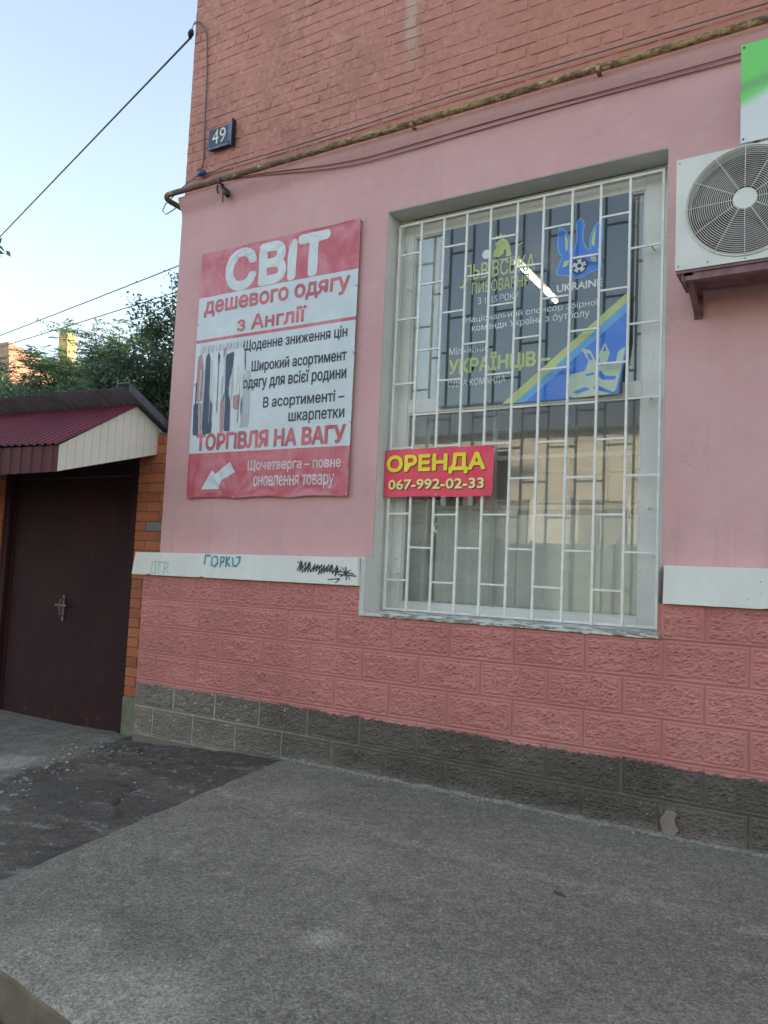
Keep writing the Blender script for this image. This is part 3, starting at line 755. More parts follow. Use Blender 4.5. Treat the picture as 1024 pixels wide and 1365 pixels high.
# window: frame, sashes, panes
win = obj('window', (lambda b: (box(b, WX0 + .004, 1.898, .262, .33, 1.15, 3.782, .003), box(b, 3.412, WX1 - .013, .262, .33, 1.15, 3.782, .003),
      box(b, 1.899, 3.411, .264, .33, 3.66, 3.78, .003), box(b, 1.899, 3.411, .264, .33, 1.15, 1.208, .003), b)[4])(BM()), M['wood'], bld)
win.name = 'window'
obj('mullion', bx(1.899, 3.411, .268, .33, 2.452, 2.534, .003), M['wood'], win)
bm = BM()
for (a, b, c, d) in ((1.899, 3.411, 3.652, 3.66), (1.899, 3.411, 1.209, 1.218), (1.899, 3.411, 2.535, 2.545), (1.899, 3.411, 2.441, 2.451)): box(bm, a, b, .274, .30, c, d)
for a in (1.899, 3.402): box(bm, a, a + .009, .2735, .3, 1.219, 2.44); box(bm, a, a + .009, .2735, .3, 2.546, 3.651)
obj('glazing_bead', bm, M['wood'], win)
# cover strip mouldings on the frame
bm = BM(); box(bm, 1.80, 1.826, .246, .2615, 1.15, 3.778, .002); box(bm, 3.53, 3.555, .246, .2615, 1.15, 3.778, .002); box(bm, 1.828, 3.528, .248, .2615, 3.735, 3.76, .002)
obj('cover_strip', bm, M['wood'], win)
obj('pane', bx(1.909, 3.401, .290, .294, 2.546, 3.651), M['glass'], win)
obj('pane', bx(1.909, 3.401, .290, .294, 1.219, 2.440), M['glass'], win)
bm = BM(); xs = lin(WX0 - .015, WX1 + .012, 140)
tp = [(x, 1.138 + .003 * fbm(x * 20, 0, 0)) for x in xs]
V = []
for x in xs:
    j = .006 * fbm(x * 22, 1, 1); yo = -.012 + .006 * fbm(x * 15, 4, 1)
    V.append([bm.verts.new(q) for q in ((x, .262, 1.152), (x, yo + .02, 1.148 + j * .3), (x, yo, 1.142 + j * .4), (x, yo + .004, 1.122 + j), (x, .06, 1.119))])
for a, b in zip(V, V[1:]):
    for i in range(4): bm.faces.new((a[i], a[i + 1], b[i + 1], b[i]))
bmesh.ops.recalc_face_normals(bm, faces=bm.faces)
obj('sill', bm, M['flaky'], win)

# interior of the shop seen through the panes
room = BM()
box(room, .301, 8, .43, 6.0, .55, .60); obj('floor', room, M['inner_f'], bld)
room = BM(); box(room, .301, 8, .43, 6.0, 3.80, 3.86); obj('ceiling', room, M['inner_f'], bld)
room = BM(); box(room, .301, 8.0, 6.0, 6.1, .6, 3.8); box(room, 7.9, 8.0, .43, 6.0, .6, 3.8)
box(room, .301, .32, .44, 3.8, .6, 3.8); box(room, .301, .32, 5.5, 6, .6, 3.8); box(room, .301, .32, 3.8, 5.5, .6, 1.85); box(room, .301, .32, 3.8, 5.5, 3.0, 3.8)
obj('room_wall', room, M['inner'], bld)
room = BM(); box(room, .322, WX0, .425, .44, .6, 3.8); box(room, WX1, 7.9, .425, .44, .6, 3.8); box(room, WX0, WX1, .425, .44, .6, 1.14); box(room, WX0, WX1, .425, .44, 3.79, 3.8)
box(room, WX0 - .03, WX0 - .001, .33, .425, 1.14, 3.79); box(room, WX1 + .001, WX1 + .03, .33, .425, 1.14, 3.79)
obj('inner_lining', room, M['inner_w'], bld)
# inner casement behind the outer one
bm = BM()
for a, b in ((WX0 + .01, 1.99), (2.445, 2.475), (3.36, WX1 - .01)): box(bm, a, b, .43, .47, 1.18, 3.76, .003)
box(bm, 2.476, 3.359, .432, .468, 2.145, 2.172, .003)
for a, b in ((1.991, 2.444), (2.476, 3.359)): box(bm, a, b, .432, .468, 1.18, 1.225, .003); box(bm, a, b, .432, .468, 3.69, 3.76, .003)
obj('inner_casement', bm, M['inner_w'], win)
obj('inner_sill', bx(WX0, WX1, .331, .66, 1.142, 1.168, .003), M['inner_w'], win)
# side window of the room
sw = obj('window', (lambda b: (box(b, -.02, .05, 3.8, 3.86, 1.85, 3.0), box(b, -.02, .05, 5.44, 5.5, 1.85, 3.0), box(b, -.02, .05, 3.861, 5.439, 1.85, 1.92), box(b, -.02, .05, 3.861, 5.439, 2.93, 3.0), box(b, -.019, .049, 4.62, 4.67, 1.921, 2.929), b)[5])(BM()), M['inner_w'], bld)
obj('sill', bx(.051, .45, 3.7, 5.6, 1.80, 1.849), M['inner_w'], sw)
# lamp
lp = empty('ceiling_lamp', (2.335, 1.47, 3.74), 'lit fluorescent tube lamp glowing behind the upper window panes', 'lamp')
obj('housing', bx(2.31, 2.36, .99, 1.94, 3.722, 3.799), M['inner_w'], lp)
obj('tube', tube(BM(), [(2.335, 1.02, 3.70), (2.335, 1.92, 3.70)], .019, 12), M['tube'], lp)
dp = empty('display_partition', (2.8, .51, .6), 'pale display boards standing just inside the lower window panes', 'partition')
obj('board', bx(2.03, 2.60, .50, .52, .61, 1.83, .003), M['board'], dp); obj('board', bx(2.605, 3.10, .50, .52, .61, 1.80, .003), M['board'], dp); obj('board', bx(3.105, 3.56, .50, .52, .61, 1.80, .003), M['board'], dp)
obj('rail', bx(2.03, 3.56, .49, .53, 1.835, 1.86, .003), M['inner_w'], dp)
cp = empty('cream_shelving', (3.0, 1.2, .6), 'cream panelled shelving behind the pale boards inside the lower window', 'shelving')
for i, (a, b) in enumerate(((2.50, 2.74), (2.765, 3.0), (3.02, 3.25), (3.27, 3.52))):
    for z0, z1 in ((1.62, 1.93), (1.94, 2.14), (2.15, 2.36)): obj('panel', bx(a, b - .004, 1.10 + .03 * (i % 2), 1.13 + .03 * (i % 2), z0, z1 - .006, .003), M['inner'] if (i + int(z0 * 10)) % 3 else M['cream'], cp)
obj('upright', bx(2.745, 2.76, 1.08, 1.14, .61, 2.37), M['c_brown'], cp)
# furniture in the shop
cab = empty('display_cabinet', (4.3, 5.6, .6), 'pale wooden cabinet standing against the back wall inside the shop', 'cabinet')
obj('carcass', bx(-.0 + 2.2, 5.2, 5.45, 5.98, .61, 2.3, .01), M['inner'], cab)
for i in range(4):
    d = obj('door', bx(2.24 + i * .74, 2.92 + i * .74, 5.43, 5.449, .66, 2.25, .004), M['pvc'], cab)
    obj('handle', bx(2.86 + i * .74, 2.88 + i * .74, 5.405, 5.429, 1.4, 1.55, .003), M['steel'], d)
dk = empty('dark_door', (1.2, 5.98, .6), 'dark brown interior door in the back wall of the shop', 'door')
obj('leaf', bx(.8, 1.7, 5.93, 5.985, .61, 2.7, .005), M['c_brown'], dk); obj('frame', (lambda b: (box(b, .72, .798, 5.92, 5.99, .61, 2.78), box(b, 1.702, 1.78, 5.92, 5.99, .61, 2.78), box(b, .799, 1.701, 5.92, 5.99, 2.705, 2.78), b)[3])(BM()), M['inner_w'], dk)

# ------------------------------------------------------------------ window grille
GY = .195; KG = (4.161 + GY) / (4.161 + .235)
def gx(x): return CAM.x + (x - CAM.x) * KG
def gz(z): return CAM.z + (z - CAM.z) * KG
gr = empty('window_grille', (gx(2.65), GY, gz(1.16)), 'cream painted welded steel bar grille over the shop window', 'window grille')
bars = [(1.786, 1.825), (1.956, 1.981), (2.13, 2.146), (2.295, 2.316), (2.466, 2.479), (2.635, 2.652), (2.80, 2.827), (2.979, 3.001), (3.156, 3.171), (3.325, 3.345), (3.504, 3.530)]
BXm = [gx((a + b) / 2) for a, b in bars]; BXm[0] = 1.805 * KG + CAM.x * (1 - KG)
ztop, zbot = gz(3.738), gz(1.156); t = .0068
def barmesh(L, r=t):
    bm = bx(-r, r, -r, r, 0, 1, bev=0); me = bpy.data.meshes.new('bar'); bm.to_mesh(me); bm.free(); me.materials.append(M['grille']); return me
bme = barmesh(1)
for i, x in enumerate(BXm):
    o = piece('upright', bme, (x, GY, zbot + (.0 if i in (0, 10) else -.0)), gr, (1, 1, ztop - zbot - t - .001), (0, rnd.uniform(-.002, .002) if 0 < i < 10 else 0, 0))
obj('top_rail', bx(BXm[0] - t, BXm[-1] + t, GY - t, GY + t, ztop - t, ztop + t), M['grille'], gr)
obj('bottom_rail', bx(BXm[0] + t + .001, BXm[-1] - t - .001, GY + t + .001, GY + 3 * t, zbot + .002, zbot + 2 * t), M['grille'], gr)
bm = bx(0, 1, -.0055, .0055, -.0055, .0055); rme = bpy.data.meshes.new('rung'); bm.to_mesh(bm and rme); bm.free(); rme.materials.append(M['grille'])
ODD = [3.53, 3.09, 2.65, 2.215, 1.78, 1.35]; EVEN = [3.31, 2.865, 2.435, 2.0, 1.57]
for i in range(10):
    for z in (ODD if i % 2 == 0 else EVEN):
        a, b = BXm[i] + t, BXm[i + 1] - t
        piece('rung', rme, (a, GY, gz(z) + rnd.uniform(-.004, .004)), gr, (b - a, 1, 1), (0, rnd.uniform(-.012, .012), 0))
# wall pins
for x, z in ((BXm[0], 3.31), (BXm[-1], 3.31), (BXm[-1], 1.82), (BXm[0], 1.4), (BXm[-1], 2.44)):
    s = 1 if x < 2 else -1
    obj('fixing_pin', tube(BM(), [(x + s * .06, GY + .008, gz(z)), (x + s * .06, .262, gz(z) - .0)], .006, 8), M['grille'], gr)

# ------------------------------------------------------------------ poster film on the window
FY = .252
pf = empty('window_poster', (2.7, FY, 2.47), 'dark green football sponsor poster with blue corner stuck across the upper window', 'poster')
def fx(x): return CAM.x + (x - CAM.x) * (4.161 + FY) / (4.161 + .32)
def fz(z): return CAM.z + (z - CAM.z) * (4.161 + FY) / (4.161 + .32)
def chaik(P, n=2, k=.2):
    for _ in range(n):
        Q = []
        for a, b in zip(P, P[1:] + P[:1]): Q += [(a[0] * (1 - k) + b[0] * k, a[1] * (1 - k) + b[1] * k), (a[0] * k + b[0] * (1 - k), a[1] * k + b[1] * (1 - k))]
        P = Q
    return P
def fpoly(pts, dy, mat, name):
    dy = dy * .25
    for i_, P in enumerate(pts if isinstance(pts[0][0], (tuple, list)) else [pts]):
        P = list(P); P = P if name in ('football_patch', 'blue_corner', 'yellow_stripe', 'light_stripe') or len(P) > 20 else chaik(P, 1, .12)
        bm = BM(); poly(bm, [(fx(a), FY - dy - i_ * .00003, fz(b)) for a, b in P]); obj(name, drape(bm, crl, .03), mat, pf)
bm = BM()
gx_ = lin(fx(2.10), fx(3.325), 44); gz_ = lin(fz(2.484), 3.658, 42)
def crl(x, z):   # lower right corner lifts
    d = max(0, (x - fx(2.95)) / .35) * max(0, (fz(2.85) - z) / .35); return -.03 * d
V = [[bm.verts.new((x - (max(0, (fz(2.8) - z)) * .16 if i == len(gx_) - 1 else 0), FY + crl(x, z), z)) for i, x in enumerate(gx_)] for z in gz_]
for j in range(len(gz_) - 1):
    for i in range(len(gx_) - 1): bm.faces.new((V[j][i], V[j][i + 1], V[j + 1][i + 1], V[j + 1][i]))
sheet = obj('film', bm, M['film'], pf, True)
def ftext(s, x0, x1, z0, z1, mat, bold=.02, dy=.0010, **k): return text(s, fx(x0), fx(x1), fz(z0), fz(z1), FY - dy, M[mat], pf, bold, **k)
ftext('UKRAINE', 2.883, 3.156, 3.150, 3.196, 'f_white', .035)
ftext('ПИВОВАРНЯ', 2.312, 2.70, 3.222, 3.300, 'f_green', .01)
ftext('ЛЬВlВСЬКА', 2.25, 2.735, 3.318, 3.425, 'f_green', .012)
ftext('З 1715 РОКУ', 2.357, 2.635, 3.148, 3.193, 'f_white', .005)
ftext('Національний спонсор збірної', 2.275, 3.14, 3.026, 3.076, 'f_white', .008)
ftext('команди України з футболу', 2.323, 3.088, 2.963, 3.020, 'f_white', .008)
ftext('Мільйони', 2.165, 2.425, 2.834, 2.880, 'f_white', .008)
ftext('УКРАЇНЦlВ –', 2.169, 2.85, 2.690, 2.822, 'f_green', .04)
ftext('ОДНА КОМАНДА', 2.164, 2.565, 2.612, 2.664, 'f_white', .012)
# blue triangle with yellow border
fpoly([(2.546, 2.482), (3.322, 3.10), (3.322, 3.045), (2.63, 2.482)], .0030, M['f_green'], 'yellow_stripe')
fpoly([(2.63, 2.482), (3.322, 3.045), (3.322, 2.985), (2.70, 2.482)], .0031, M['f_lblue'], 'light_stripe')
fpoly([(2.70, 2.482), (3.322, 2.985), (3.322, 2.80), (3.27, 2.487)], .0032, M['f_blue'], 'blue_corner')
# crown, pale green
fpoly([[(2.976, 2.484), (2.976, 2.63), (3.07, 2.64), (3.09, 2.70), (3.04, 2.785), (3.10, 2.765), (3.13, 2.70), (3.145, 2.665), (3.25, 2.665), (3.262, 2.74), (3.305, 2.765), (3.29, 2.66), (3.255, 2.486)],
       [(3.16, 2.68), (3.15, 2.735), (3.184, 2.805), (3.215, 2.735), (3.20, 2.68)]], .0036, M['f_pale'], 'crown_print')
fpoly([[(3.16, 2.64), (3.19, 2.60), (3.26, 2.59), (3.25, 2.57), (3.18, 2.575), (3.14, 2.61)], [(3.14, 2.55), (3.24, 2.50), (3.235, 2.485), (3.12, 2.53)], [(3.0, 2.52), (3.07, 2.545), (3.11, 2.53), (3.03, 2.505)],
       [(3.07, 2.62), (3.12, 2.63), (3.13, 2.615), (3.08, 2.608)], [(3.075, 2.75), (3.09, 2.71), (3.115, 2.70), (3.10, 2.74)], [(3.174, 2.75), (3.184, 2.785), (3.194, 2.75)]], .0044, M['f_blue'], 'crown_shading')
# trident crest with football: light outline, blue body
def off_poly(pts, d):
    cx = sum(p[0] for p in pts) / len(pts); cz = sum(p[1] for p in pts) / len(pts); out = []
    n = len(pts); A = sum(pts[i][0] * pts[(i + 1) % n][1] - pts[(i + 1) % n][0] * pts[i][1] for i in range(n)); s = 1 if A > 0 else -1
    for i in range(n):
        p0, p1, p2 = Vector(pts[i - 1]), Vector(pts[i]), Vector(pts[(i + 1) % n]); e1 = (p1 - p0).normalized(); e2 = (p2 - p1).normalized()
        nn = (Vector((e1.y, -e1.x)) + Vector((e2.y, -e2.x))); nn = nn.normalized() if nn.length > .01 else Vector((0, 0)); out.append((p1.x + nn.x * d * s, p1.y + nn.y * d * s))
    return out
cx = 3.018
def mir(P): return [(2 * cx - a, b) for a, b in P][::-1]
mid = [(cx, 3.592), (cx + .014, 3.572), (cx + .019, 3.545), (cx + .014, 3.49), (cx + .016, 3.445), (cx + .030, 3.405), (cx + .060, 3.375), (cx + .02, 3.36), (cx - .02, 3.36), (cx - .060, 3.375), (cx - .030, 3.405), (cx - .016, 3.445), (cx - .014, 3.49), (cx - .019, 3.545), (cx - .014, 3.572)]
wl = [(2.884, 3.552), (2.905, 3.545), (2.932, 3.515), (2.950, 3.465), (2.953, 3.415), (2.940, 3.372), (2.915, 3.375), (2.893, 3.40), (2.884, 3.44)]
baseP = [(2.884, 3.262), (2.886, 3.300), (2.905, 3.345), (2.915, 3.388), (2.945, 3.392), (2.975, 3.372), (3.018, 3.366), (3.061, 3.372), (3.091, 3.392), (3.121, 3.388), (3.131, 3.345), (3.150, 3.300), (3.152, 3.262), (3.085, 3.250), (3.055, 3.232), (3.018, 3.222), (2.981, 3.232), (2.951, 3.250)]
fpoly([off_poly(p, .008) for p in (mid, wl, mir(wl))] + [off_poly(baseP, .008)], .0036, M['f_lblue'], 'crest_outline')
fpoly([mid, wl, mir(wl), baseP], .0042, M['f_blue'], 'crest_body')
yl = [(2.922, 3.525), (2.944, 3.47), (2.947, 3.415), (2.93, 3.40), (2.925, 3.46)]
fpoly([yl, mir(yl), [(2.91, 3.30), (2.925, 3.34), (2.955, 3.34), (2.945, 3.31)], mir([(2.91, 3.30), (2.925, 3.34), (2.955, 3.34), (2.945, 3.31)])], .0048, M['f_green'], 'crest_yellow')
def disc(cx_, cz_, r, n=24, a0=0): return [(cx_ + r * cos(a0 + 2 * pi * i / n), cz_ + r * sin(a0 + 2 * pi * i / n)) for i in range(n)]
fpoly([disc(cx, 3.295, .052)], .0054, M['f_navy'], 'football_ring'); fpoly([disc(cx, 3.295, .041)], .0058, M['f_white'], 'football')
fpoly([disc(cx, 3.295, .015, 5, pi / 2)] + [disc(cx + .033 * cos(pi / 2 + 2 * pi * i / 5 + pi / 5), 3.295 + .033 * sin(pi / 2 + 2 * pi * i / 5 + pi / 5), .010, 5, i) for i in range(5)], .0062, M['f_navy'], 'football_patch')
# brewery mark: a crowned beast over a ball, scrolls
fpoly([disc(2.405, 3.475, .030)], .0040, M['f_white'], 'ball_print')
lion = [(2.45, 3.45), (2.46, 3.49), (2.475, 3.515), (2.46, 3.53), (2.48, 3.55), (2.515, 3.56), (2.545, 3.545), (2.565, 3.51), (2.57, 3.47), (2.58, 3.44), (2.54, 3.435), (2.545, 3.47), (2.53, 3.49), (2.52, 3.455), (2.49, 3.44)]
fpoly([lion, [(2.475, 3.565), (2.47, 3.59), (2.487, 3.577), (2.50, 3.60), (2.513, 3.577), (2.53, 3.59), (2.525, 3.565)], [(2.60, 3.45), (2.615, 3.49), (2.60, 3.53), (2.612, 3.545), (2.628, 3.49), (2.612, 3.445)],
       [(2.62, 3.50), (2.65, 3.515), (2.652, 3.505), (2.625, 3.49)], [(2.40, 3.43), (2.52, 3.417), (2.67, 3.433), (2.52, 3.425)], [(2.215, 3.285), (2.24, 3.27), (2.275, 3.30), (2.29, 3.36), (2.28, 3.36), (2.262, 3.31), (2.235, 3.288)]], .0040, M['f_green'], 'lion_print')

# ------------------------------------------------------------------ banner СВІТ
BX0, BX1, BZ0, BZ1, BY = .14, 1.590, 1.880, 3.776, .066
grom = [(BX0 + .01, z) for z in (1.90, 2.35, 2.75, 3.22, 3.76)] + [(BX1 - .012, z) for z in (1.90, 2.38, 2.85, 3.31, 3.76)] + [(x, BZ0 + .012) for x in (.60, 1.08)] + [(x, BZ1 - .012) for x in (.60, 1.08)]
def bdisp(x, z):
    d = .004 * fbm(x * 2.3, z * 2.3, 3)
    for gx0, gz0 in ((BX0, BZ0), (BX1, BZ0), (.60, BZ0), (1.08, BZ0), (BX0, BZ1), (BX1, BZ1), (.60, BZ1), (1.08, BZ1)):
        rx, rz = x - gx0, z - gz0; r = math.hypot(rx, rz)
        if r < .62: a = math.atan2(rz, rx); d += .0042 * sin(a * 15 + gx0 * 9) * (1 - r / .62) ** 1.2 * min(1, r / .13)
    return d - .004
bn = empty('clothing_banner', ((BX0 + BX1) / 2, BY, BZ0), 'large red and white vinyl banner headed СВІТ on the pink wall', 'banner')
bm = BM(); zs = []
bands = [(BZ0, 2.222, 0), (2.222, 3.070, 1), (3.070, 3.094, 0), (3.094, 3.424, 1), (3.424, BZ1, 0)]
for a, b, mi in bands: zs += [(z, mi) for z in lin(a, b, max(3, int((b - a) / .016)))[:-1]]
zs.append((BZ1, 0)); xs = lin(BX0, BX1, 92)
def ez(x, z):
    if z - BZ0 < .001: return z + .012 * abs(sin((x - BX0) / (BX1 - BX0) * 3 * pi)) ** .7
    if BZ1 - z < .001: return z - .007 * abs(sin((x - BX0) / (BX1 - BX0) * 3 * pi)) ** .7
    return z
V = [[bm.verts.new((x, BY + bdisp(x, z), ez(x, z))) for x in xs] for z, _ in zs]
for j in range(len(zs) - 1):
    for i in range(len(xs) - 1):
        f = bm.faces.new((V[j][i], V[j][i + 1], V[j + 1][i + 1], V[j + 1][i])); f.material_index = zs[j][1]
obj('sheet', bm, [M['v_red'], M['v_white']], bn, True)
for x, z in grom:
    obj('grommet', tube(BM(), [(x, BY - .006, z), (x, WY, z)], .007, 8), M['steel'], bn)
def bt(s, x0, x1, z0, z1, mat, bold): return text(s, x0, x1, z0, z1, BY - .0016, M[mat], bn, bold, bdisp)
bt('СВlТ', .418, 1.325, 3.445, 3.732, 't_white', .078)
bt('дешевого одягу', .205, 1.522, 3.262, 3.385, 't_red', .050)
bt('з Англії', .549, 1.17, 3.118, 3.226, 't_red', .050)
bt('Щоденне зниження цін', .619, 1.527, 2.948, 3.040, 't_black', .024)
bt('Широкий асортимент', .707, 1.529, 2.782, 2.880, 't_black', .024)
bt('одягу для всієї родини', .635, 1.532, 2.658, 2.765, 't_black', .024)
bt('В асортименті –', .834, 1.527, 2.508, 2.604, 't_black', .024)
bt('шкарпетки', 1.07, 1.532, 2.392, 2.474, 't_black', .024)
bt('ТОРГlВЛЯ НА ВАГУ', .213, 1.545, 2.245, 2.362, 't_red', .07)
bt('Щочетверга – повне', .726, 1.527, 2.062, 2.152, 't_pink', .024)
bt('оновлення товару', .783, 1.476, 1.940, 2.036, 't_pink', .024)
def bpoly(P, mat, name, dy=.002):
    for i_, pts in enumerate(P if isinstance(P[0][0], (tuple, list)) else [P]):
        pts = chaik(list(pts), 1, .1) if 'clothes' in name else pts
        bm = BM(); poly(bm, [(a, BY - dy - i_ * .00008, b) for a, b in pts]); obj(name, drape(bm, bdisp, .04), mat, bn)
bpoly([(.555, 2.148), (.610, 2.070), (.475, 2.010), (.46, 1.95), (.284, 1.949), (.385, 2.090), (.418, 2.062)], M['t_white'], 'arrow')
# clothes on hangers print
bpoly([[(.165, 2.36), (.155, 2.60), (.205, 2.61), (.225, 2.36)], [(.255, 2.36), (.25, 2.95), (.275, 2.99), (.30, 2.94), (.31, 2.65), (.345, 2.58), (.355, 2.37)], [(.475, 2.38), (.47, 2.64), (.435, 2.58), (.46, 2.70), (.45, 2.95), (.53, 2.97), (.525, 2.83), (.48, 2.70), (.52, 2.60), (.535, 2.37)],
       [(.375, 2.985), (.372, 2.94), (.382, 2.87), (.39, 2.88), (.398, 2.95)], [(.635, 2.98), (.64, 2.86), (.648, 2.80), (.65, 2.86), (.642, 2.98)], [(.625, 2.63), (.62, 2.55), (.632, 2.46), (.638, 2.55)]], M['c_navy'], 'dark_clothes_print')
bpoly([[(.165, 2.62), (.17, 2.96), (.205, 2.99), (.235, 2.85), (.235, 2.62)], [(.235, 2.36), (.215, 2.60), (.243, 2.60), (.25, 2.36)], [(.435, 2.37), (.425, 2.60), (.462, 2.62), (.47, 2.37)], [(.545, 2.64), (.55, 2.54), (.60, 2.53), (.61, 2.64)], [(.425, 3.0), (.43, 2.92), (.448, 2.96), (.46, 3.01)]], M['c_pink'], 'pink_clothes_print')
bpoly([[(.300, 2.99), (.305, 2.63), (.36, 2.60), (.40, 2.60), (.435, 2.58), (.44, 2.98), (.40, 3.0), (.39, 2.88), (.375, 3.0)], [(.54, 2.98), (.53, 2.80), (.56, 2.62), (.62, 2.66), (.63, 2.99)]], M['t_white'], 'white_clothes_print', .0016)
bpoly([[(.655, 2.82), (.70, 2.81), (.71, 2.40), (.62, 2.39), (.64, 2.5)]], M['c_grey'], 'grey_clothes_print', .0014)
for k in range(14):
    x = .17 + k * .036 + rnd.uniform(-.006, .006); z0 = rnd.uniform(2.38, 2.62); z1 = rnd.uniform(2.72, 2.94); w_ = rnd.uniform(.003, .007)
    bpoly([(x, z0), (x + w_, z0), (x + w_ + rnd.uniform(-.012, .012), z1), (x + rnd.uniform(-.012, .012), z1)], M['c_grey' if k % 3 else 'c_navy'], 'fold_print', .0032)
for k, x in enumerate((.19, .215, .24, .265, .285, .31, .345, .38, .41, .45, .47, .49, .52, .55, .58, .61)):
    bpoly([(x, 2.99), (x + .012, 3.04), (x + .017, 3.04), (x + .006, 2.99)], M['c_brown' if k % 2 else 'c_grey'], 'hanger_print')

# ------------------------------------------------------------------ rent banner ОРЕНДА hung on the grille
OX0, OX1, OZ0, OZ1, OY = 1.800, 2.566, 1.886, 2.196, .172
ob = empty('rent_banner', (2.18, OY, OZ0), 'crimson rent banner with yellow ОРЕНДА lettering tied to the grille', 'banner')
def od(x, z): return .005 * fbm(x * 4, z * 4, 5) + .003 * sin((x - OX0) / (OX1 - OX0) * 2 * pi) * (z - OZ0) / .3
bm = BM(); xs = lin(OX0, OX1, 50); zs = lin(OZ0, OZ1, 24)
def oe(x, z): return .006 * sin((x - OX0) / (OX1 - OX0) * pi * 2) * (1 if z - OZ0 < .001 else .4 if OZ1 - z < .001 else .5)
V = [[bm.verts.new((x, OY + od(x, z), z + oe(x, z) * .5 + .003 * (x - OX0))) for x in xs] for z in zs]
for j in range(len(zs) - 1):
    for i in range(len(xs) - 1): bm.faces.new((V[j][i], V[j][i + 1], V[j + 1][i + 1], V[j + 1][i]))
obj('sheet', bm, M['v_crimson'], ob, True)
for s, a, b, c, d, bold, mt in (('ОРЕНДА', 1.832, 2.520, 2.035, 2.155, .055, 't_yellow'), ('067-992-02-33', 1.847, 2.518, 1.937, 1.998, .045, 't_paley')):
    a, b = a - .011, b - .011
    text(s, a + .006, b + .006, c - .006, d - .006, OY - .0022, M['t_dark'], ob, bold, od, 'lettering_shadow')
    text(s, a, b, c, d, OY - .0036, M[mt], ob, bold, od)
for x, z in ((OX0 + .012, OZ0 + .012), (OX0 + .012, OZ1 - .012), (OX1 - .012, OZ0 + .014), (OX1 - .012, OZ1 - .012), (2.19, OZ0 + .014), (2.19, OZ1 - .010)):
    obj('grommet', tube(BM(), [(x, OY - .005 + od(x, z), z), (x, OY + .018, z)], .007, 10), M['steel'], ob)

for gx0, gz0 in ((OX1 - .012, OZ0 + .014), (OX1 - .012, OZ1 - .012), (OX0 + .012, OZ1 - .012), (2.19, OZ1 - .010)):
    j = min(range(11), key=lambda i: abs(BXm[i] - gx0 - .02)); bxx = BXm[j]
    obj('tie_wire', tube(BM(), [(gx0, OY - .006 + od(gx0, gz0), gz0), (gx0 + .008, OY - .010, gz0 + .008), ((gx0 + bxx) / 2, OY + .004, gz0 + .004), (bxx + .010, GY - .009, gz0), (bxx + .011, GY + .010, gz0 - .003), (bxx - .011, GY + .011, gz0 - .002), (bxx - .010, GY - .010, gz0 + .003)], .0018, 5), M['steel'], ob, True)
# ------------------------------------------------------------------ air conditioner
ax0, ax1, ay0, ay1, az0, az1 = 3.675, 4.475, -.25, .045, 2.946, 3.515
ac = empty('air_conditioner', (4.07, -.1, az0), 'white outdoor air conditioner unit with round fan grille on wall brackets', 'air conditioner')
bm = BM(); fcx, fcz, fr = 3.990, 3.243, .258
# front plate with circular hole
n = 64; ring = [bm.verts.new((fcx + fr * cos(2 * pi * i / n), ay0, fcz + fr * sin(2 * pi * i / n))) for i in range(n)]
ringb = [bm.verts.new((fcx + fr * .985 * cos(2 * pi * i / n), ay0 + .05, fcz + fr * .985 * sin(2 * pi * i / n))) for i in range(n)]
def sq(i):
    c, s = cos(2 * pi * i / n), sin(2 * pi * i / n); k = 1e9
    if c > 1e-6: k = min(k, (ax1 - fcx) / c)
    if c < -1e-6: k = min(k, (ax0 - fcx) / c)
    if s > 1e-6: k = min(k, (az1 - fcz) / s)
    if s < -1e-6: k = min(k, (az0 - fcz) / s)
    return (fcx + c * k, ay0, fcz + s * k)
outer = [bm.verts.new(sq(i)) for i in range(n)]
for i in range(n):
    j = (i + 1) % n; bm.faces.new((outer[i], outer[j], ring[j], ring[i])); bm.faces.new((ring[i], ring[j], ringb[j], ringb[i]))
poly(bm, [(ax0, ay0, az0), (ax0, ay1, az0), (ax0, ay1, az1), (ax0, ay0, az1)]); poly(bm, [(ax1, ay0, az0), (ax1, ay0, az1), (ax1, ay1, az1), (ax1, ay1, az0)])
poly(bm, [(ax0, ay0, az1), (ax0, ay1, az1), (ax1, ay1, az1), (ax1, ay0, az1)]); poly(bm, [(ax0, ay1, az0), (ax1, ay1, az0), (ax1, ay1, az1), (ax0, ay1, az1)])
# true corners of the front plate
for cxx, czz in ((ax0, az0), (ax0, az1), (ax1, az0), (ax1, az1)):
    near = sorted(outer, key=lambda v: (v.co.x - cxx) ** 2 + (v.co.z - czz) ** 2)
    a = min((v for v in outer if abs(v.co.x - cxx) < 1e-4), key=lambda v: abs(v.co.z - czz)); b = min((v for v in outer if abs(v.co.z - czz) < 1e-4), key=lambda v: abs(v.co.x - cxx))
    if a is not b: bm.faces.new((a, b, bm.verts.new((cxx, ay0, czz))))
bmesh.ops.recalc_face_normals(bm, faces=bm.faces)
obj('casing', bm, M['ac'], ac)
obj('base_pan', bx(ax0 + .004, ax1 - .004, ay0 + .006, ay1 - .004, az0 - .014, az0 + .002), M['bracket'], ac)
bm = BM(); c0 = [bm.verts.new((fcx + fr * .985 * cos(2 * pi * i / n), ay0 + .14, fcz + fr * .985 * sin(2 * pi * i / n))) for i in range(n)]
c1 = [bm.verts.new((fcx + fr * .985 * cos(2 * pi * i / n), ay0 + .051, fcz + fr * .985 * sin(2 * pi * i / n))) for i in range(n)]
bm.faces.new(c0)
for i in range(n): bm.faces.new((c0[i], c0[(i + 1) % n], c1[(i + 1) % n], c1[i]))
obj('fan_shroud', bm, M['ac_dark'], ac)
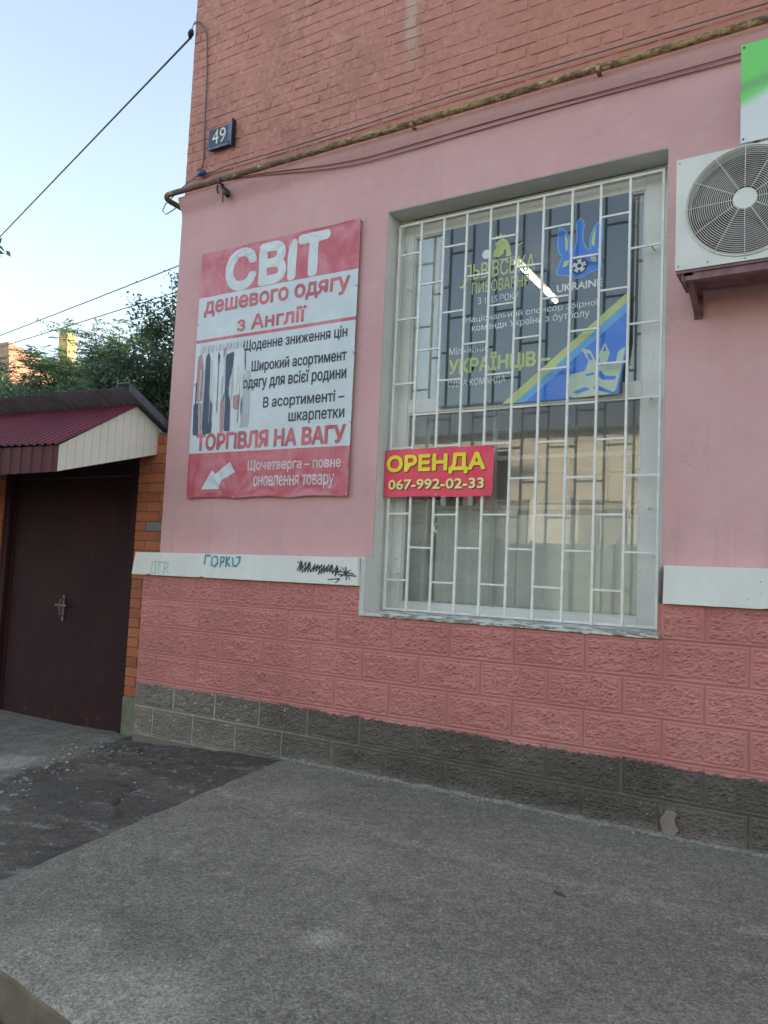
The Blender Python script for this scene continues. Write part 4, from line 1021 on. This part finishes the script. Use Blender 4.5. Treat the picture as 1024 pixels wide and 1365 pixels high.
fan = obj('fan_hub', tube(BM(), [(fcx, ay0 + .05, fcz), (fcx, ay0 + .12, fcz)], .055, 24), M['ac_blade'], ac)
for k in range(3):
    bm = BM(); a0 = 2 * pi * k / 3 - .35; N = 8
    for i in range(N):
        A, B = a0 + i * .155, a0 + (i + 1) * .155; q = lambda a, r, t_: (fcx + r * cos(a), ay0 + .055 + t_ * .05, fcz + r * sin(a))
        poly(bm, [q(A, .05, i / N), q(B, .05, (i + 1) / N), q(B + .25, .235, (i + 1) / N), q(A + .25, .235, i / N)])
    bmesh.ops.remove_doubles(bm, verts=bm.verts, dist=.0005)
    obj('blade', bm, M['ac_blade'], fan, True)
# wire guard: rings and spokes, domed a little
gd = obj('guard_boss', tube(BM(), [(fcx, ay0 - .024, fcz), (fcx, ay0 - .016, fcz)], [.050, .056], 32), M['ac'], ac)
def wirering(r, y, w_=.0020, seg=5, nn=56):
    bm = BM(); rs = []
    for i in range(nn):
        a = 2 * pi * i / nn; c, s = cos(a), sin(a)
        rs.append([bm.verts.new((fcx + (r + w_ * cos(2 * pi * k / seg)) * c, y + w_ * sin(2 * pi * k / seg), fcz + (r + w_ * cos(2 * pi * k / seg)) * s)) for k in range(seg)])
    for i in range(nn):
        for k in range(seg): bm.faces.new((rs[i][k], rs[i][(k + 1) % seg], rs[(i + 1) % nn][(k + 1) % seg], rs[(i + 1) % nn][k]))
    return bm
def gdome(r): return ay0 - .020 + .016 * (r / fr) ** 3
r = .064; kk = 0
while r < .262:
    obj('guard_ring', wirering(r, gdome(r)), M['ac_wire'], gd, True); r += .0098
obj('guard_ring', wirering(.270, ay0 - .003, .0042), M['ac'], gd, True)
for k in range(12):
    a = 2 * pi * k / 12 + pi / 2; pts = [(fcx + r_ * cos(a), gdome(r_) - .0035, fcz + r_ * sin(a)) for r_ in lin(.05, .272, 8)]
    obj('guard_spoke', tube(BM(), pts, .0019, 6), M['ac'], gd, True)
for x, z in ((ax0 + .015, az0 + .02), (fcx - .165, az0 + .022), (ax0 + .015, az1 - .02), (fcx, az0 + .012)):
    obj('screw', tube(BM(), [(x, ay0 - .003, z), (x, ay0 + .001, z)], .005, 8), M['steel'], ac)
for x in (3.735, 4.40):
    wb = empty('wall_bracket', (x, WY, 2.84), ('left' if x < 4 else 'right') + ' hand steel wall bracket carrying the air conditioner', 'bracket', 'brackets under the air conditioner')
    bm = BM(); box(bm, x - .022, x + .022, -.235, .088, az0 - .028, az0 - .0145); box(bm, x - .022, x - .017, -.235, .088, az0 - .060, az0 - .0285)
    obj('arm', bm, M['bracket'], wb)
    obj('wall_plate', (lambda b: (box(b, x - .022, x + .022, .074, .0885, 2.80, az0 - .0285), b)[1])(BM()), M['bracket'], wb)
    bm = BM(); slabpoly(bm, [(x - .0165, -.20, az0 - .0300), (x - .0165, -.155, az0 - .0300), (x - .0165, .073, 2.835), (x - .0165, .073, 2.805)], (1, 0, 0), .03)
    obj('strut', bm, M['bracket'], wb)
# cross rail under the unit
obj('cross_rail', bx(ax0 + .03, ax1 - .01, ay0 + .015, ay0 + .045, az0 - .05, az0 - .0145), M['bracket'], ac)

# ------------------------------------------------------------------ green sign box
gs = empty('shop_sign', (4.6, -.1, 3.61), 'green and white lightbox sign above the air conditioner', 'sign')
obj('face', bx(3.949, 5.60, -.100, -.094, 3.612, 4.128), M['sign'], gs)
obj('box_body', bx(3.955, 5.594, -.0935, -.02, 3.618, 4.122, .003), M['ac'], gs)
for x in (4.02, 5.4): obj('mounting_bracket', (lambda b: (box(b, x - .015, x + .015, -.08, .088, 3.585, 3.6175), b)[1])(BM()), M['bracket'], gs)
for x, z in ((3.962, 3.63), (3.962, 4.11), (5.58, 3.63), (5.58, 4.11)): obj('screw', tube(BM(), [(x, -.103, z), (x, -.099, z)], .005, 8), M['black'], gs)

# ------------------------------------------------------------------ gas pipe and cables
def arc(c, r, a0, a1, ax, ay, n=9): return [Vector(c) + (Vector(ax) * cos(a0 + (a1 - a0) * i / n) + Vector(ay) * sin(a0 + (a1 - a0) * i / n)) * r for i in range(n + 1)]
PY = .005
pts = [(x, PY + .004 * fbm(x, 0, 0), 4.302 + .006 * fbm(x * .8, 3, 0)) for x in lin(13.5, -.17, 70)]
c = Vector((-.19, PY + .095, 4.302)); pts += arc(c, .095, -pi / 2, -pi, (1, 0, 0), (0, 1, 0))[0:]
e = Vector(pts[-1]); pts += [(e.x, e.y + .35, e.z), (e.x, e.y + 1.2, e.z)]
gp = empty('gas_pipe', (2, PY, 4.30), 'rusty yellow painted gas pipe running along the top of the pink plaster', 'pipe')
obj('pipe_run', tube(BM(), pts, .0215, 14), M['pipe'], gp, True)
for x in (.34, 2.0, 3.2, 4.6):
    bm = BM(); box(bm, x - .012, x + .012, PY - .030, .1, 4.268, 4.274); box(bm, x - .012, x + .012, PY - .033, PY - .028, 4.268, 4.31)
    obj('pipe_hook', bm, M['pipe'], gp)
def cable(name, pts, r, mat, label, cat='cable', group=None): return tag(obj(name, tube(BM(), pts, r, 6), mat, None, True), label, cat, group)
cable('cable', [(x, .082 - .02 * (x > .3), 4.438 + .006 * fbm(x, 7, 1) - .008 * sin(x * 2)) for x in lin(.09, 9, 80)], .0042, M['wire'], 'thin dark cable running just above the yellow pipe')
cable('cable', [(x, prof(4.300 - .105 * sstep((x - .1) / 1.6)) - .007 - .003 * abs(fbm(x, 1, 1)), 4.300 - .105 * sstep((x - .1) / 1.6) + .005 * sin(x * 3)) for x in lin(-.12, 3.98, 70)], .0032, M['pinkwire'], 'upper of two thin cables crossing the pink wall below the pipe')
cable('cable', [(x, prof(4.295 - .125 * sstep((x - .1) / 1.6)) - .007 - .003 * abs(fbm(x, 5, 1)), 4.295 - .125 * sstep((x - .1) / 1.6) + .006 * sin(x * 2.3 + 1)) for x in lin(.39, 3.98, 70)], .0030, M['pinkwire'], 'lower of two thin cables crossing the pink wall below the pipe')
pts = [(-.105, .05, 5.72), (-.06, .07, 5.735), (-.02, .08, 5.69), (.015, .083, 5.62), (.030, .085, 5.5), (.045, .085, 5.3), (.055, .085, 4.9), (.07, .085, 4.56), (.062, .08, 4.49)]
cable('cable', pts, .0052, M['wire'], 'black cable hanging down the brick corner beside the number plate')
cable('cable', [(.05, .07, 4.44), (-.06, .05, 4.38), (-.15, .03, 4.31), (-.25, .02, 4.24), (-.28, .02, 4.19), (-.26, .04, 4.165), (-.20, .06, 4.20), (-.15, .10, 4.27), (-.14, .2, 4.30)], .0042, M['wire'], 'thin looped cable curling round the end of the pipe')
sp = empty('cable_clamp', (.08, .07, 4.43), 'blue cable clamp on the brick just below the number plate', 'clamp')
obj('body', tube(BM(), [(.035, .06, 4.43), (.075, .055, 4.432), (.10, .055, 4.433), (.125, .06, 4.435)], [.010, .024, .026, .012], 10), M['bluefit'], sp, True)
obj('hook', tube(BM(), [(.04, .09, 4.50), (.035, .06, 4.475), (.05, .055, 4.45)], .006, 6), M['bracket'], sp)
sp = empty('cable_clamp', (.37, .05, 4.22), 'dark cable clamp hanging below the pipe near the building corner', 'clamp')
obj('body', tube(BM(), [(.33, .04, 4.262), (.36, .03, 4.232), (.39, .03, 4.195), (.40, .035, 4.165)], [.012, .016, .026, .014], 10), M['black'], sp, True)
obj('tail', tube(BM(), [(.345, .035, 4.25), (.35, .03, 4.20), (.352, .03, 4.13)], .005, 6), M['black'], sp)
obj('hook', tube(BM(), [(.30, .02, 4.275), (.305, .01, 4.24), (.30, .03, 4.21)], .006, 6), M['black'], sp)
# anchor of the overhead wire
sp = empty('wire_anchor', (-.12, .05, 5.68), 'black wire anchor fixed at the upper left brick corner', 'anchor')
obj('insulator', tube(BM(), [(-.19, .10, 5.66), (-.155, .075, 5.675), (-.13, .06, 5.69)], [.012, .026, .014], 10), M['black'], sp, True)
obj('hook', tube(BM(), [(-.135, .06, 5.69), (-.09, .05, 5.74), (-.06, .08, 5.75)], .005, 6), M['steel'], sp)
cable('overhead_wire', sag((-.18, .10, 5.665), (-14.0, 5.43, 6.875), .0), .009, M['wire'], 'overhead wire rising from the brick corner to the left edge', 'wire')
cable('overhead_wire', sag((-14.754 - 8, 7.76 + 1.45, 7.2), (-6.775 + 4, 6.31 - .72, 7.2), .05), .011, M['wire'], 'higher of two overhead wires crossing above the trees', 'wire')
cable('overhead_wire', sag((-14.59 - 8, 7.692 + 1.0, 6.8), (-6.973 + 4, 6.50 - .5, 6.8), .05), .010, M['wire'], 'lower of two overhead wires just above the tree tops', 'wire')
for x, y, h, lb in ((-14.1, 5.45, 7.0, 'grey concrete utility pole holding the rising wire'), (-22.7, 9.1, 7.5, 'grey concrete utility pole farther left behind the trees'), (-2.8, 5.95, 7.5, 'grey concrete utility pole standing behind the shop corner')):
    if x > -5: continue
    up = empty('utility_pole', (x, y, -.09), lb, 'utility pole'); obj('shaft', tube(BM(), [(x, y, -.09), (x, y, h)], [.14, .09], 12), M['ground'], up, True)
    obj('crossarm', bx(x - .5, x + .5, y - .04, y + .04, h - .3, h - .22), M['bark'], up)

# ------------------------------------------------------------------ number plate 49
np_ = empty('house_number_plate', (.26, WY, 4.595), 'dark blue enamel house number plate reading 49', 'house number')
obj('plate', bx(.140, .372, .052, .066, 4.597, 4.766, .004), M['enamel'], np_)
obj('side_frame', (lambda b: (box(b, .3725, .382, .047, .088, 4.590, 4.790), box(b, .345, .371, .0495, .0515, 4.625, 4.758), box(b, .150, .343, .0495, .0515, 4.600, 4.617), b)[3])(BM()), [M['enamel_l']], np_)
obj('edge', bx(.3825, .3855, .045, .09, 4.588, 4.80), M['black'], np_)
obj('back_box', bx(.150, .371, .0665, .0885, 4.605, 4.76), M['black'], np_)
text('49', .180, .318, 4.634, 4.752, .0505, M['plate_white'], np_, .0, None, 'numeral')

# ------------------------------------------------------------------ brick shed with gate and little roof
sh = empty('brick_shed', (-1.4, .2, 0), 'orange brick gateway with burgundy sheet roof and cream gable beside the shop', 'shed')
GX0, GX1, PYF = -2.20, -.545, .15
bm = bx(-.125, .125, -.0, .06, -.034, .034, bev=.003); bxm = bpy.data.meshes.new('brick'); bm.to_mesh(bxm); bm.free(); bxm.materials.append(M['obrick'])
bm = bx(-.059, .059, -.0, .06, -.034, .034, bev=.003); bxh = bpy.data.meshes.new('brick'); bm.to_mesh(bxh); bm.free(); bxh.materials.append(M['obrick'])
gb = bxm.copy(); gb.materials.clear(); gb.materials.append(M['greybrick'])
# right pillar  X -.49..-.14, left wall X -2.26 .. -3.1
k = 0; z = .375
while z < 2.40:
    y = PYF + rnd.uniform(-.001, .001)
    if k % 2 == 0: L = [(-.365, bxm), (-.174, bxh)]
    else: L = [(-.431, bxh), (-.24, bxm)]
    for x, me in L: piece('brick', gb if (k == 17 and me is bxm) else me, (x, y, z), sh)
    x = -2.315 if k % 2 else -2.38; first = True
    while x > -3.0:
        if first: me = bxh if k % 2 else bxm
        else: me = bxm
        piece('brick', me, (x, y, z), sh); x -= (.19 if (first and k % 2) else .26); first = False
    k += 1; z += .0765
bm = BM(); box(bm, -.488, -.131, PYF + .006, .45, .335, 2.42); box(bm, -6.0, -2.26, PYF + .006, .45, -.1, 2.42); box(bm, -2.26, -.488, .30, .45, 2.18, 2.42)
obj('mortar_core', bm, M['mortar'], sh)
obj('footing', bx(-.497, -.131, PYF - .004, .45, -.1, .334, .004), simple('mossy_render', (.17, .175, .12), .9, .2, 8, 0, .003, 50), sh)
bm = BM(); z = .375; k = 0
while z < 2.40:
    x = -3.02 - (.0 if k % 2 else .13) - .13
    while x > -6.0: box(bm, x - .125, x + .125, PYF, PYF + .05, z - .034, z + .034); x -= .26
    z += .0765; k += 1
obj('brickwork', bm, M['obrick'], sh, kind='stuff')
# gate
gt = obj('gate', bx(GX0 + .03, GX1 - .02, .215, .235, .012, 2.09, .003), M['gate'], sh)
bm = BM(); box(bm, GX0 - .055, GX0 + .028, .165, .26, -.02, 2.165, .004); box(bm, GX1 - .018, GX1 + .052, .165, .26, -.02, 2.165, .004); box(bm, GX0 + .029, GX1 - .019, .165, .26, 2.095, 2.164, .004)
obj('frame', bm, M['gate'], gt)
for a in (-2.165, -.615): obj('edge_strip', bx(a, a + .035, .207, .2145, .03, 2.08), M['gate'], gt)
hn = obj('handle', tube(BM(), [(-1.375, .214, 1.05), (-1.375, .175, 1.04), (-1.375, .17, .99), (-1.375, .175, .915), (-1.375, .214, .90)], .007, 8), M['oldsteel'], gt)
obj('latch', (lambda b: (box(b, -1.44, -1.30, .170, .182, .985, 1.003, .002), box(b, -1.387, -1.363, .205, .2135, .86, 1.08), b)[2])(BM()), M['oldsteel'], gt)
obj('threshold', bx(GX0 - .06, GX1 + .05, .14, .28, -.05, .008, .003), simple('rusty_threshold', (.20, .12, .08), .8, .3, 20, 0, .002, 60), sh)
# roof: ridge along X; eave (y -.74, z 2.185), ridge (y -.08, z 2.60), back slope down to (y .75, z 2.2)
RXR, RXL = -.30, -4.6
def corr(p0, p1, xr, xl, amp=.013, pitch=.085, prof='trap', mi=0):
    p0, p1 = Vector((0, *p0)), Vector((0, *p1)); d = (p1 - p0).normalized(); nrm = Vector((0, -d.z, d.y))
    if nrm.z < 0: nrm = -nrm
    bm = BM(); xs = []; x = xr; i = 0
    st = [0, .30, .42, .58, .70]
    while x > xl:
        for s in st: xs.append((x - s * pitch, 1 if s in (.42, .58) else 0))
        x -= pitch
    for (a, ha), (b, hb) in zip(xs, xs[1:]):
        q = lambda x_, h, p: (x_, p.y + nrm.y * h * amp, p.z + nrm.z * h * amp)
        poly(bm, [q(a, ha, p0), q(b, hb, p0), q(b, hb, p1), q(a, ha, p1)])
    bmesh.ops.remove_doubles(bm, verts=bm.verts, dist=.0005); return bm
RTILT = .020   # the ridge climbs slightly to the left
def tilt(bm):
    for v in bm.verts: v.co.z += (RXR - v.co.x) * RTILT
    return bm
obj('roof_sheet', tilt(corr((-.77, 2.180), (-.075, 2.600), RXR + .02, RXL)), M['roof_red'], sh)
bs = obj('back_roof_sheet', tilt(corr((-.235, 2.705), (.65, 2.225), RXR + .04, RXL, .012, .10)), M['roof_grey'], sh)
# flashing over the right rake
bm = BM(); a = Vector((0, -.25, 2.715)); b = Vector((0, .55, 2.285)); X0, X1 = -.335, -.205
slabpoly(bm, [(X0, a.y, a.z + .012), (X1, a.y, a.z + .012), (X1, b.y, b.z + .012), (X0, b.y, b.z + .012)], (0, 0, 1), .006)
slabpoly(bm, [(X1, a.y, a.z + .0115), (X1, b.y, b.z + .0115), (X1, b.y, b.z - .05), (X1, a.y, a.z - .05)], (-1, 0, 0), .003)
obj('flashing', bm, M['flash'], sh)
# fascia: hanging burgundy sheet at the eave
bm = BM(); x = RXR + .005; xs = []
while x > RXL: xs += [(x, -.742), (x - .045, -.742), (x - .055, -.752), (x - .095, -.752), (x - .105, -.742)]; x -= .12
for (a, ya), (b, yb) in zip(xs, xs[1:]): 
    tz = lambda x_: (RXR - x_) * RTILT * .5
    poly(bm, [(a, ya, 1.992 + tz(a) - .02 * (RXR - a)), (b, yb, 1.992 + tz(b) - .02 * (RXR - b)), (b, yb, 2.178 + tz(b)), (a, ya, 2.178 + tz(a))])
bmesh.ops.remove_doubles(bm, verts=bm.verts, dist=.0005)
obj('fascia', bm, M['fascia'], sh)
# gable boards in the plane X = -.30
def ztop_(y): return 2.178 + (y + .74) * (2.588 - 2.178) / .66 if y < -.08 else 2.588 - (y + .08) * .535
def zbot_(y): return 1.995 + (y + .74) * .285
y = -.738; wb_ = .068
while y < .23:
    y1 = min(y + wb_ - .003, .235); pts = [(RXR, y, zbot_(y)), (RXR, y1, zbot_(y1)), (RXR, y1, ztop_(y1)), ]
    if y < -.08 < y1: pts.append((RXR, -.08, ztop_(-.08)))
    pts.append((RXR, y, ztop_(y))); bm = BM(); slabpoly(bm, pts, (-1, 0, 0), .010)
    obj('gable_board', bm, M['pvc'], sh); y += wb_
bm = BM(); slabpoly(bm, [(RXR - .011, -.735, 2.0), (RXR - .011, .235, 2.275), (RXR - .011, .235, 2.41), (RXR - .011, -.08, 2.575), (RXR - .011, -.735, 2.165)], (-1, 0, 0), .004)
obj('gable_backing', bm, M['mortar'], sh)
bm = BM()   # soffit
slabpoly(bm, [(RXR - .016, -.735, 2.002), (RXR - .016, .15, 2.254), (RXL, .15, 2.30), (RXL, -.735, 2.05)], (0, 0, 1), .008)
obj('soffit', bm, M['gate'], sh)
# ridge bolts
# ------------------------------------------------------------------ vegetation
def tree(base, top, limbs, spread, nleaf, leafmat, label, lsize=.085, droop=.3, seed=1, name='tree', trunk_r=.10, sparse=0, zbase=None, kind='compound'):
    r = random.Random(seed); t = empty(name, (base[0], base[1], -.09), label, 'tree', None)
    bx_, by_ = base; th = top * .45
    obj('trunk', tube(BM(), [(bx_, by_, -.09), (bx_ + .05, by_, th * .5), (bx_ - .03, by_ + .03, th), (bx_, by_, top * .7)], [trunk_r, trunk_r * .8, trunk_r * .6, trunk_r * .3], 9), M['bark'], t, True)
    tips = []; lb = BM()
    for i in range(limbs):
        a = r.uniform(0, 2 * pi); h0 = r.uniform(th * .55, top * .68); rr = spread * math.sqrt(r.random()); h1 = min(top, h0 + (top - h0) * r.uniform(.25, 1.0) * (1 - .45 * (rr / spread) ** 2))
        p0 = Vector((bx_, by_, h0)); p1 = Vector((bx_ + cos(a) * rr, by_ + sin(a) * rr, h1)); mid = p0.lerp(p1, .5) + Vector((0, 0, .12 * rr))
        tube(lb, [p0, mid, p1], [trunk_r * .3, trunk_r * .16, .006], 5, False)
        for k in range(7): q = r.uniform(.25, 1.05); tips.append((p0.lerp(mid, q * 2) if q < .5 else mid.lerp(p1, q * 2 - 1), (p1 - p0).normalized()))
    obj('limbs', lb, M['bark'], t, True)
    me_v, me_f = [], []
    per = 12 if kind == 'compound' else 9
    for s in range(int(nleaf * 1.7) // per):
        p, d = r.choice(tips); a = r.uniform(0, 2 * pi)
        dr = (d * .5 + Vector((cos(a), sin(a), r.uniform(-.15, .65)))).normalized(); p = p + Vector((r.gauss(0, .10), r.gauss(0, .10), r.gauss(0, .08)))
        L = r.uniform(.28, .5); side = dr.cross(Vector((0, 0, 1))).normalized()
        for k in range(per):
            u = (k // 2 + .6) / (per / 2); q = p + dr * L * u - Vector((0, 0, droop * L * u * u)); sg = 1 if k % 2 else -1
            if kind == 'compound': ld = (side * sg + dr * .7 - Vector((0, 0, .25 + r.uniform(-.2, .2)))).normalized()
            else: ld = Vector((r.gauss(0, 1), r.gauss(0, 1), r.gauss(-.3, .6))).normalized(); q = q + Vector((r.gauss(0, .04), r.gauss(0, .04), r.gauss(0, .04)))
            ls = lsize * .72 * r.uniform(.7, 1.2); wv = ld.cross(Vector((r.gauss(0, .5), r.gauss(0, .5), 1))).normalized() * ls * (.16 if kind == 'compound' else .27)
            n0 = len(me_v); up_ = Vector((0, 0, .12 * ls)); me_v += [q, q + ld * ls * .45 + wv + up_, q + ld * ls, q + ld * ls * .45 - wv + up_]; me_f.append((n0, n0 + 1, n0 + 2, n0 + 3))
    me = bpy.data.meshes.new('crown'); me.from_pydata([v - wloc(t) for v in me_v], [], me_f); me.materials.append(leafmat)
    o = bpy.data.objects.new('crown', me); COL.objects.link(o); o.parent = t; o['kind'] = 'stuff'
    return t
tree((-11.0, 7.2), 7.0, 60, 1.9, 26000, M['leaf_a'], 'tall feathery grey green tree rising left of the brick chimney', .15, .45, 1)
tree((-8.9, 7.0), 6.75, 60, 1.6, 24000, M['leaf_a'], 'feathery grey green tree right of the brick chimney', .15, .45, 2)
tree((-12.4, 6.2), 5.5, 45, 1.7, 18000, M['leaf_a'], 'low leafy tree in front of the tiled roof at far left', .14, .4, 8)
tree((-10.0, 6.1), 5.9, 55, 1.7, 20000, M['leaf_a'], 'feathery tree between the chimney and the shed ridge', .14, .4, 41)
tree((-9.9, 10.5), 8.15, 60, 1.6, 13000, M['leaf_c'], 'yellow sunlit tree top behind the dark trees', .12, .2, 3, kind='broad')
tree((-6.3, 5.6), 5.95, 70, 1.5, 26000, M['leaf_b'], 'dark leafy tree close to the shop corner', .11, .1, 4, kind='broad')
tree((-5.35, 5.2), 6.65, 16, .75, 3500, M['leaf_b'], 'thin sapling with sparse sprigs reaching above beside the pink wall', .11, .1, 5, trunk_r=.05, kind='broad')
tree((-9.6, 4.6), 4.9, 60, 2.2, 30000, M['leaf_b'], 'low dark bushy tree just behind the shed roof', .13, .2, 6, kind='broad', trunk_r=.06)
tree((-7.4, 4.2), 4.55, 55, 1.9, 26000, M['leaf_a'], 'low green bush tree behind the shed ridge near the gable', .12, .2, 7, kind='broad', trunk_r=.06)
tree((-2.3, 9.4), 5.2, 60, 1.7, 16000, M['leaf_b'], 'dark garden tree behind the shop glimpsed through its side window', .13, .2, 31, kind='broad', trunk_r=.06)
# tree outside the left edge whose twig tip hangs into view
nt_ = tree((-5.2, -2.6), 5.2, 30, 1.6, 5000, M['leaf_b'], 'street tree at the left edge with only a leafy twig tip in view', .10, .2, 11, kind='broad')
bm = BM(); tube(bm, [(-5.2, -2.6, 3.9), (-3.2, -2.0, 4.1), (-1.6, -1.4, 3.85), (-.86, -1.08, 3.60)], [.04, .02, .009, .003], 6)
obj('long_branch', bm, M['bark'], nt_, True)
bm = BM(); r = random.Random(4)
for k in range(16):
    q = Vector((-.755, -1.04, 3.565)) + Vector((r.gauss(-.04, .035), r.gauss(0, .03), r.gauss(0, .025))); ld = Vector((r.gauss(.3, .6), r.gauss(.1, .5), r.gauss(-.4, .5))).normalized(); wv = ld.cross(Vector((r.gauss(0, .5), -1, r.gauss(0, .5)))).normalized() * .016
    ls = .075; poly(bm, [q, q + ld * ls * .45 + wv, q + ld * ls, q + ld * ls * .45 - wv])
obj('leaf_cluster', bm, M['leaf_b'], nt_, kind='stuff')

# ------------------------------------------------------------------ far house with chimney
fh = empty('far_house', (-22, 13, -.09), 'far house with sunlit tiled roof at the left edge behind the trees', 'house')
obj('wall', bx(-27, -18.4, 10.8, 17, -.09, 6.6), M['yellow_wall'], fh)
bm = BM()
slabpoly(bm, [(-27.5, 10.2, 6.3), (-17.9, 10.2, 6.3), (-24.0, 13.9, 9.8), (-27.5, 13.9, 9.8)], (0, 0, -1), .12)
poly(bm, [(-17.9, 10.2, 6.3), (-17.9, 17.6, 6.3), (-24.0, 13.9, 9.8)])
poly(bm, [(-17.9, 17.6, 6.3), (-27.5, 17.6, 6.3), (-27.5, 13.9, 9.8), (-24.0, 13.9, 9.8)])
bmesh.ops.triangulate(bm, faces=bm.faces)
rf = obj('roof', bm, M['tileroof'], fh)
ch = obj('chimney', bx(-17.98, -17.66, 11.9, 12.2, 5.9, 8.0), M['chim'], rf)
ch = obj('chimney_cap', bx(-18.03, -17.60, 11.86, 12.24, 8.001, 8.78), M['chimy'], rf)
for i in range(3): obj('window', bx(-26 + i * 2.6, -24.9 + i * 2.6, 10.74, 10.8, 3.2, 4.8), M['darkwin'], fh)

# ------------------------------------------------------------------ far side of the street (seen only mirrored in the panes)
bm = BM(); box(bm, -60, 60, -14.2, -9.2, -.089, .03); tag(obj('far_pavement', bm, M['slab']), kind='structure')
yh = empty('yellow_house', (-1, -16, 0), 'pale yellow rendered house across the street seen mirrored in the window', 'house')
obj('wall', bx(-7.5, 5.5, -22, -14.5, 0, 5.2), M['yellow_wall'], yh)
bm = BM(); slabpoly(bm, [(-8, -14.0, 5.2), (-8, -22.5, 5.2), (-8, -18.2, 7.0)], (1, 0, 0), 14); obj('roof', bm, M['steel'], yh)
for i in range(5):
    x = -6.3 + i * 2.45; wn = obj('window', bx(x, x + 1.2, -14.5, -14.46, 1.5, 3.4), M['palewin'], yh)
    bm = BM(); box(bm, x - .08, x, -14.5, -14.4, 1.42, 3.48); box(bm, x + 1.2, x + 1.28, -14.5, -14.4, 1.42, 3.48); box(bm, x, x + 1.2, -14.5, -14.4, 3.4, 3.48); box(bm, x, x + 1.2, -14.5, -14.38, 1.4, 1.5); box(bm, x + .57, x + .63, -14.459, -14.42, 1.5, 3.4)
    obj('frame', bm, M['inner_w'], wn)
obj('plinth', bx(-7.6, 5.6, -14.499, -14.42, 0, .7), M['mortar'], yh)
ff = empty('street_fence', (0, -13.0, 0), 'grey green solid fence across the street mirrored low in the panes', 'fence')
for i in range(16): obj('panel', bx(-8 + i, -7.02 + i, -13.03, -12.97, .03, 2.25, .01), M['fencegreen'], ff)
for i in range(17): obj('post', bx(-8.04 + i - .01, -7.99 + i, -12.96, -12.90, .03, 2.32), M['mortar'], ff)
tree((-10.5, -13.2), 6.5, 60, 2.2, 9000, M['leaf_b'], 'leafy tree across the street left of the yellow house', .2, .1, 21, kind='broad')
tree((8.5, -12.6), 7.0, 60, 2.4, 9000, M['leaf_b'], 'leafy tree across the street right of the yellow house', .2, .1, 22, kind='broad')
tree((-3.2, -11.5), 3.8, 30, .9, 2500, M['leaf_a'], 'small tree on the far pavement before the yellow house', .14, .1, 23, kind='broad', trunk_r=.05)
for o in S.objects:
    if '_w' in o: del o['_w']
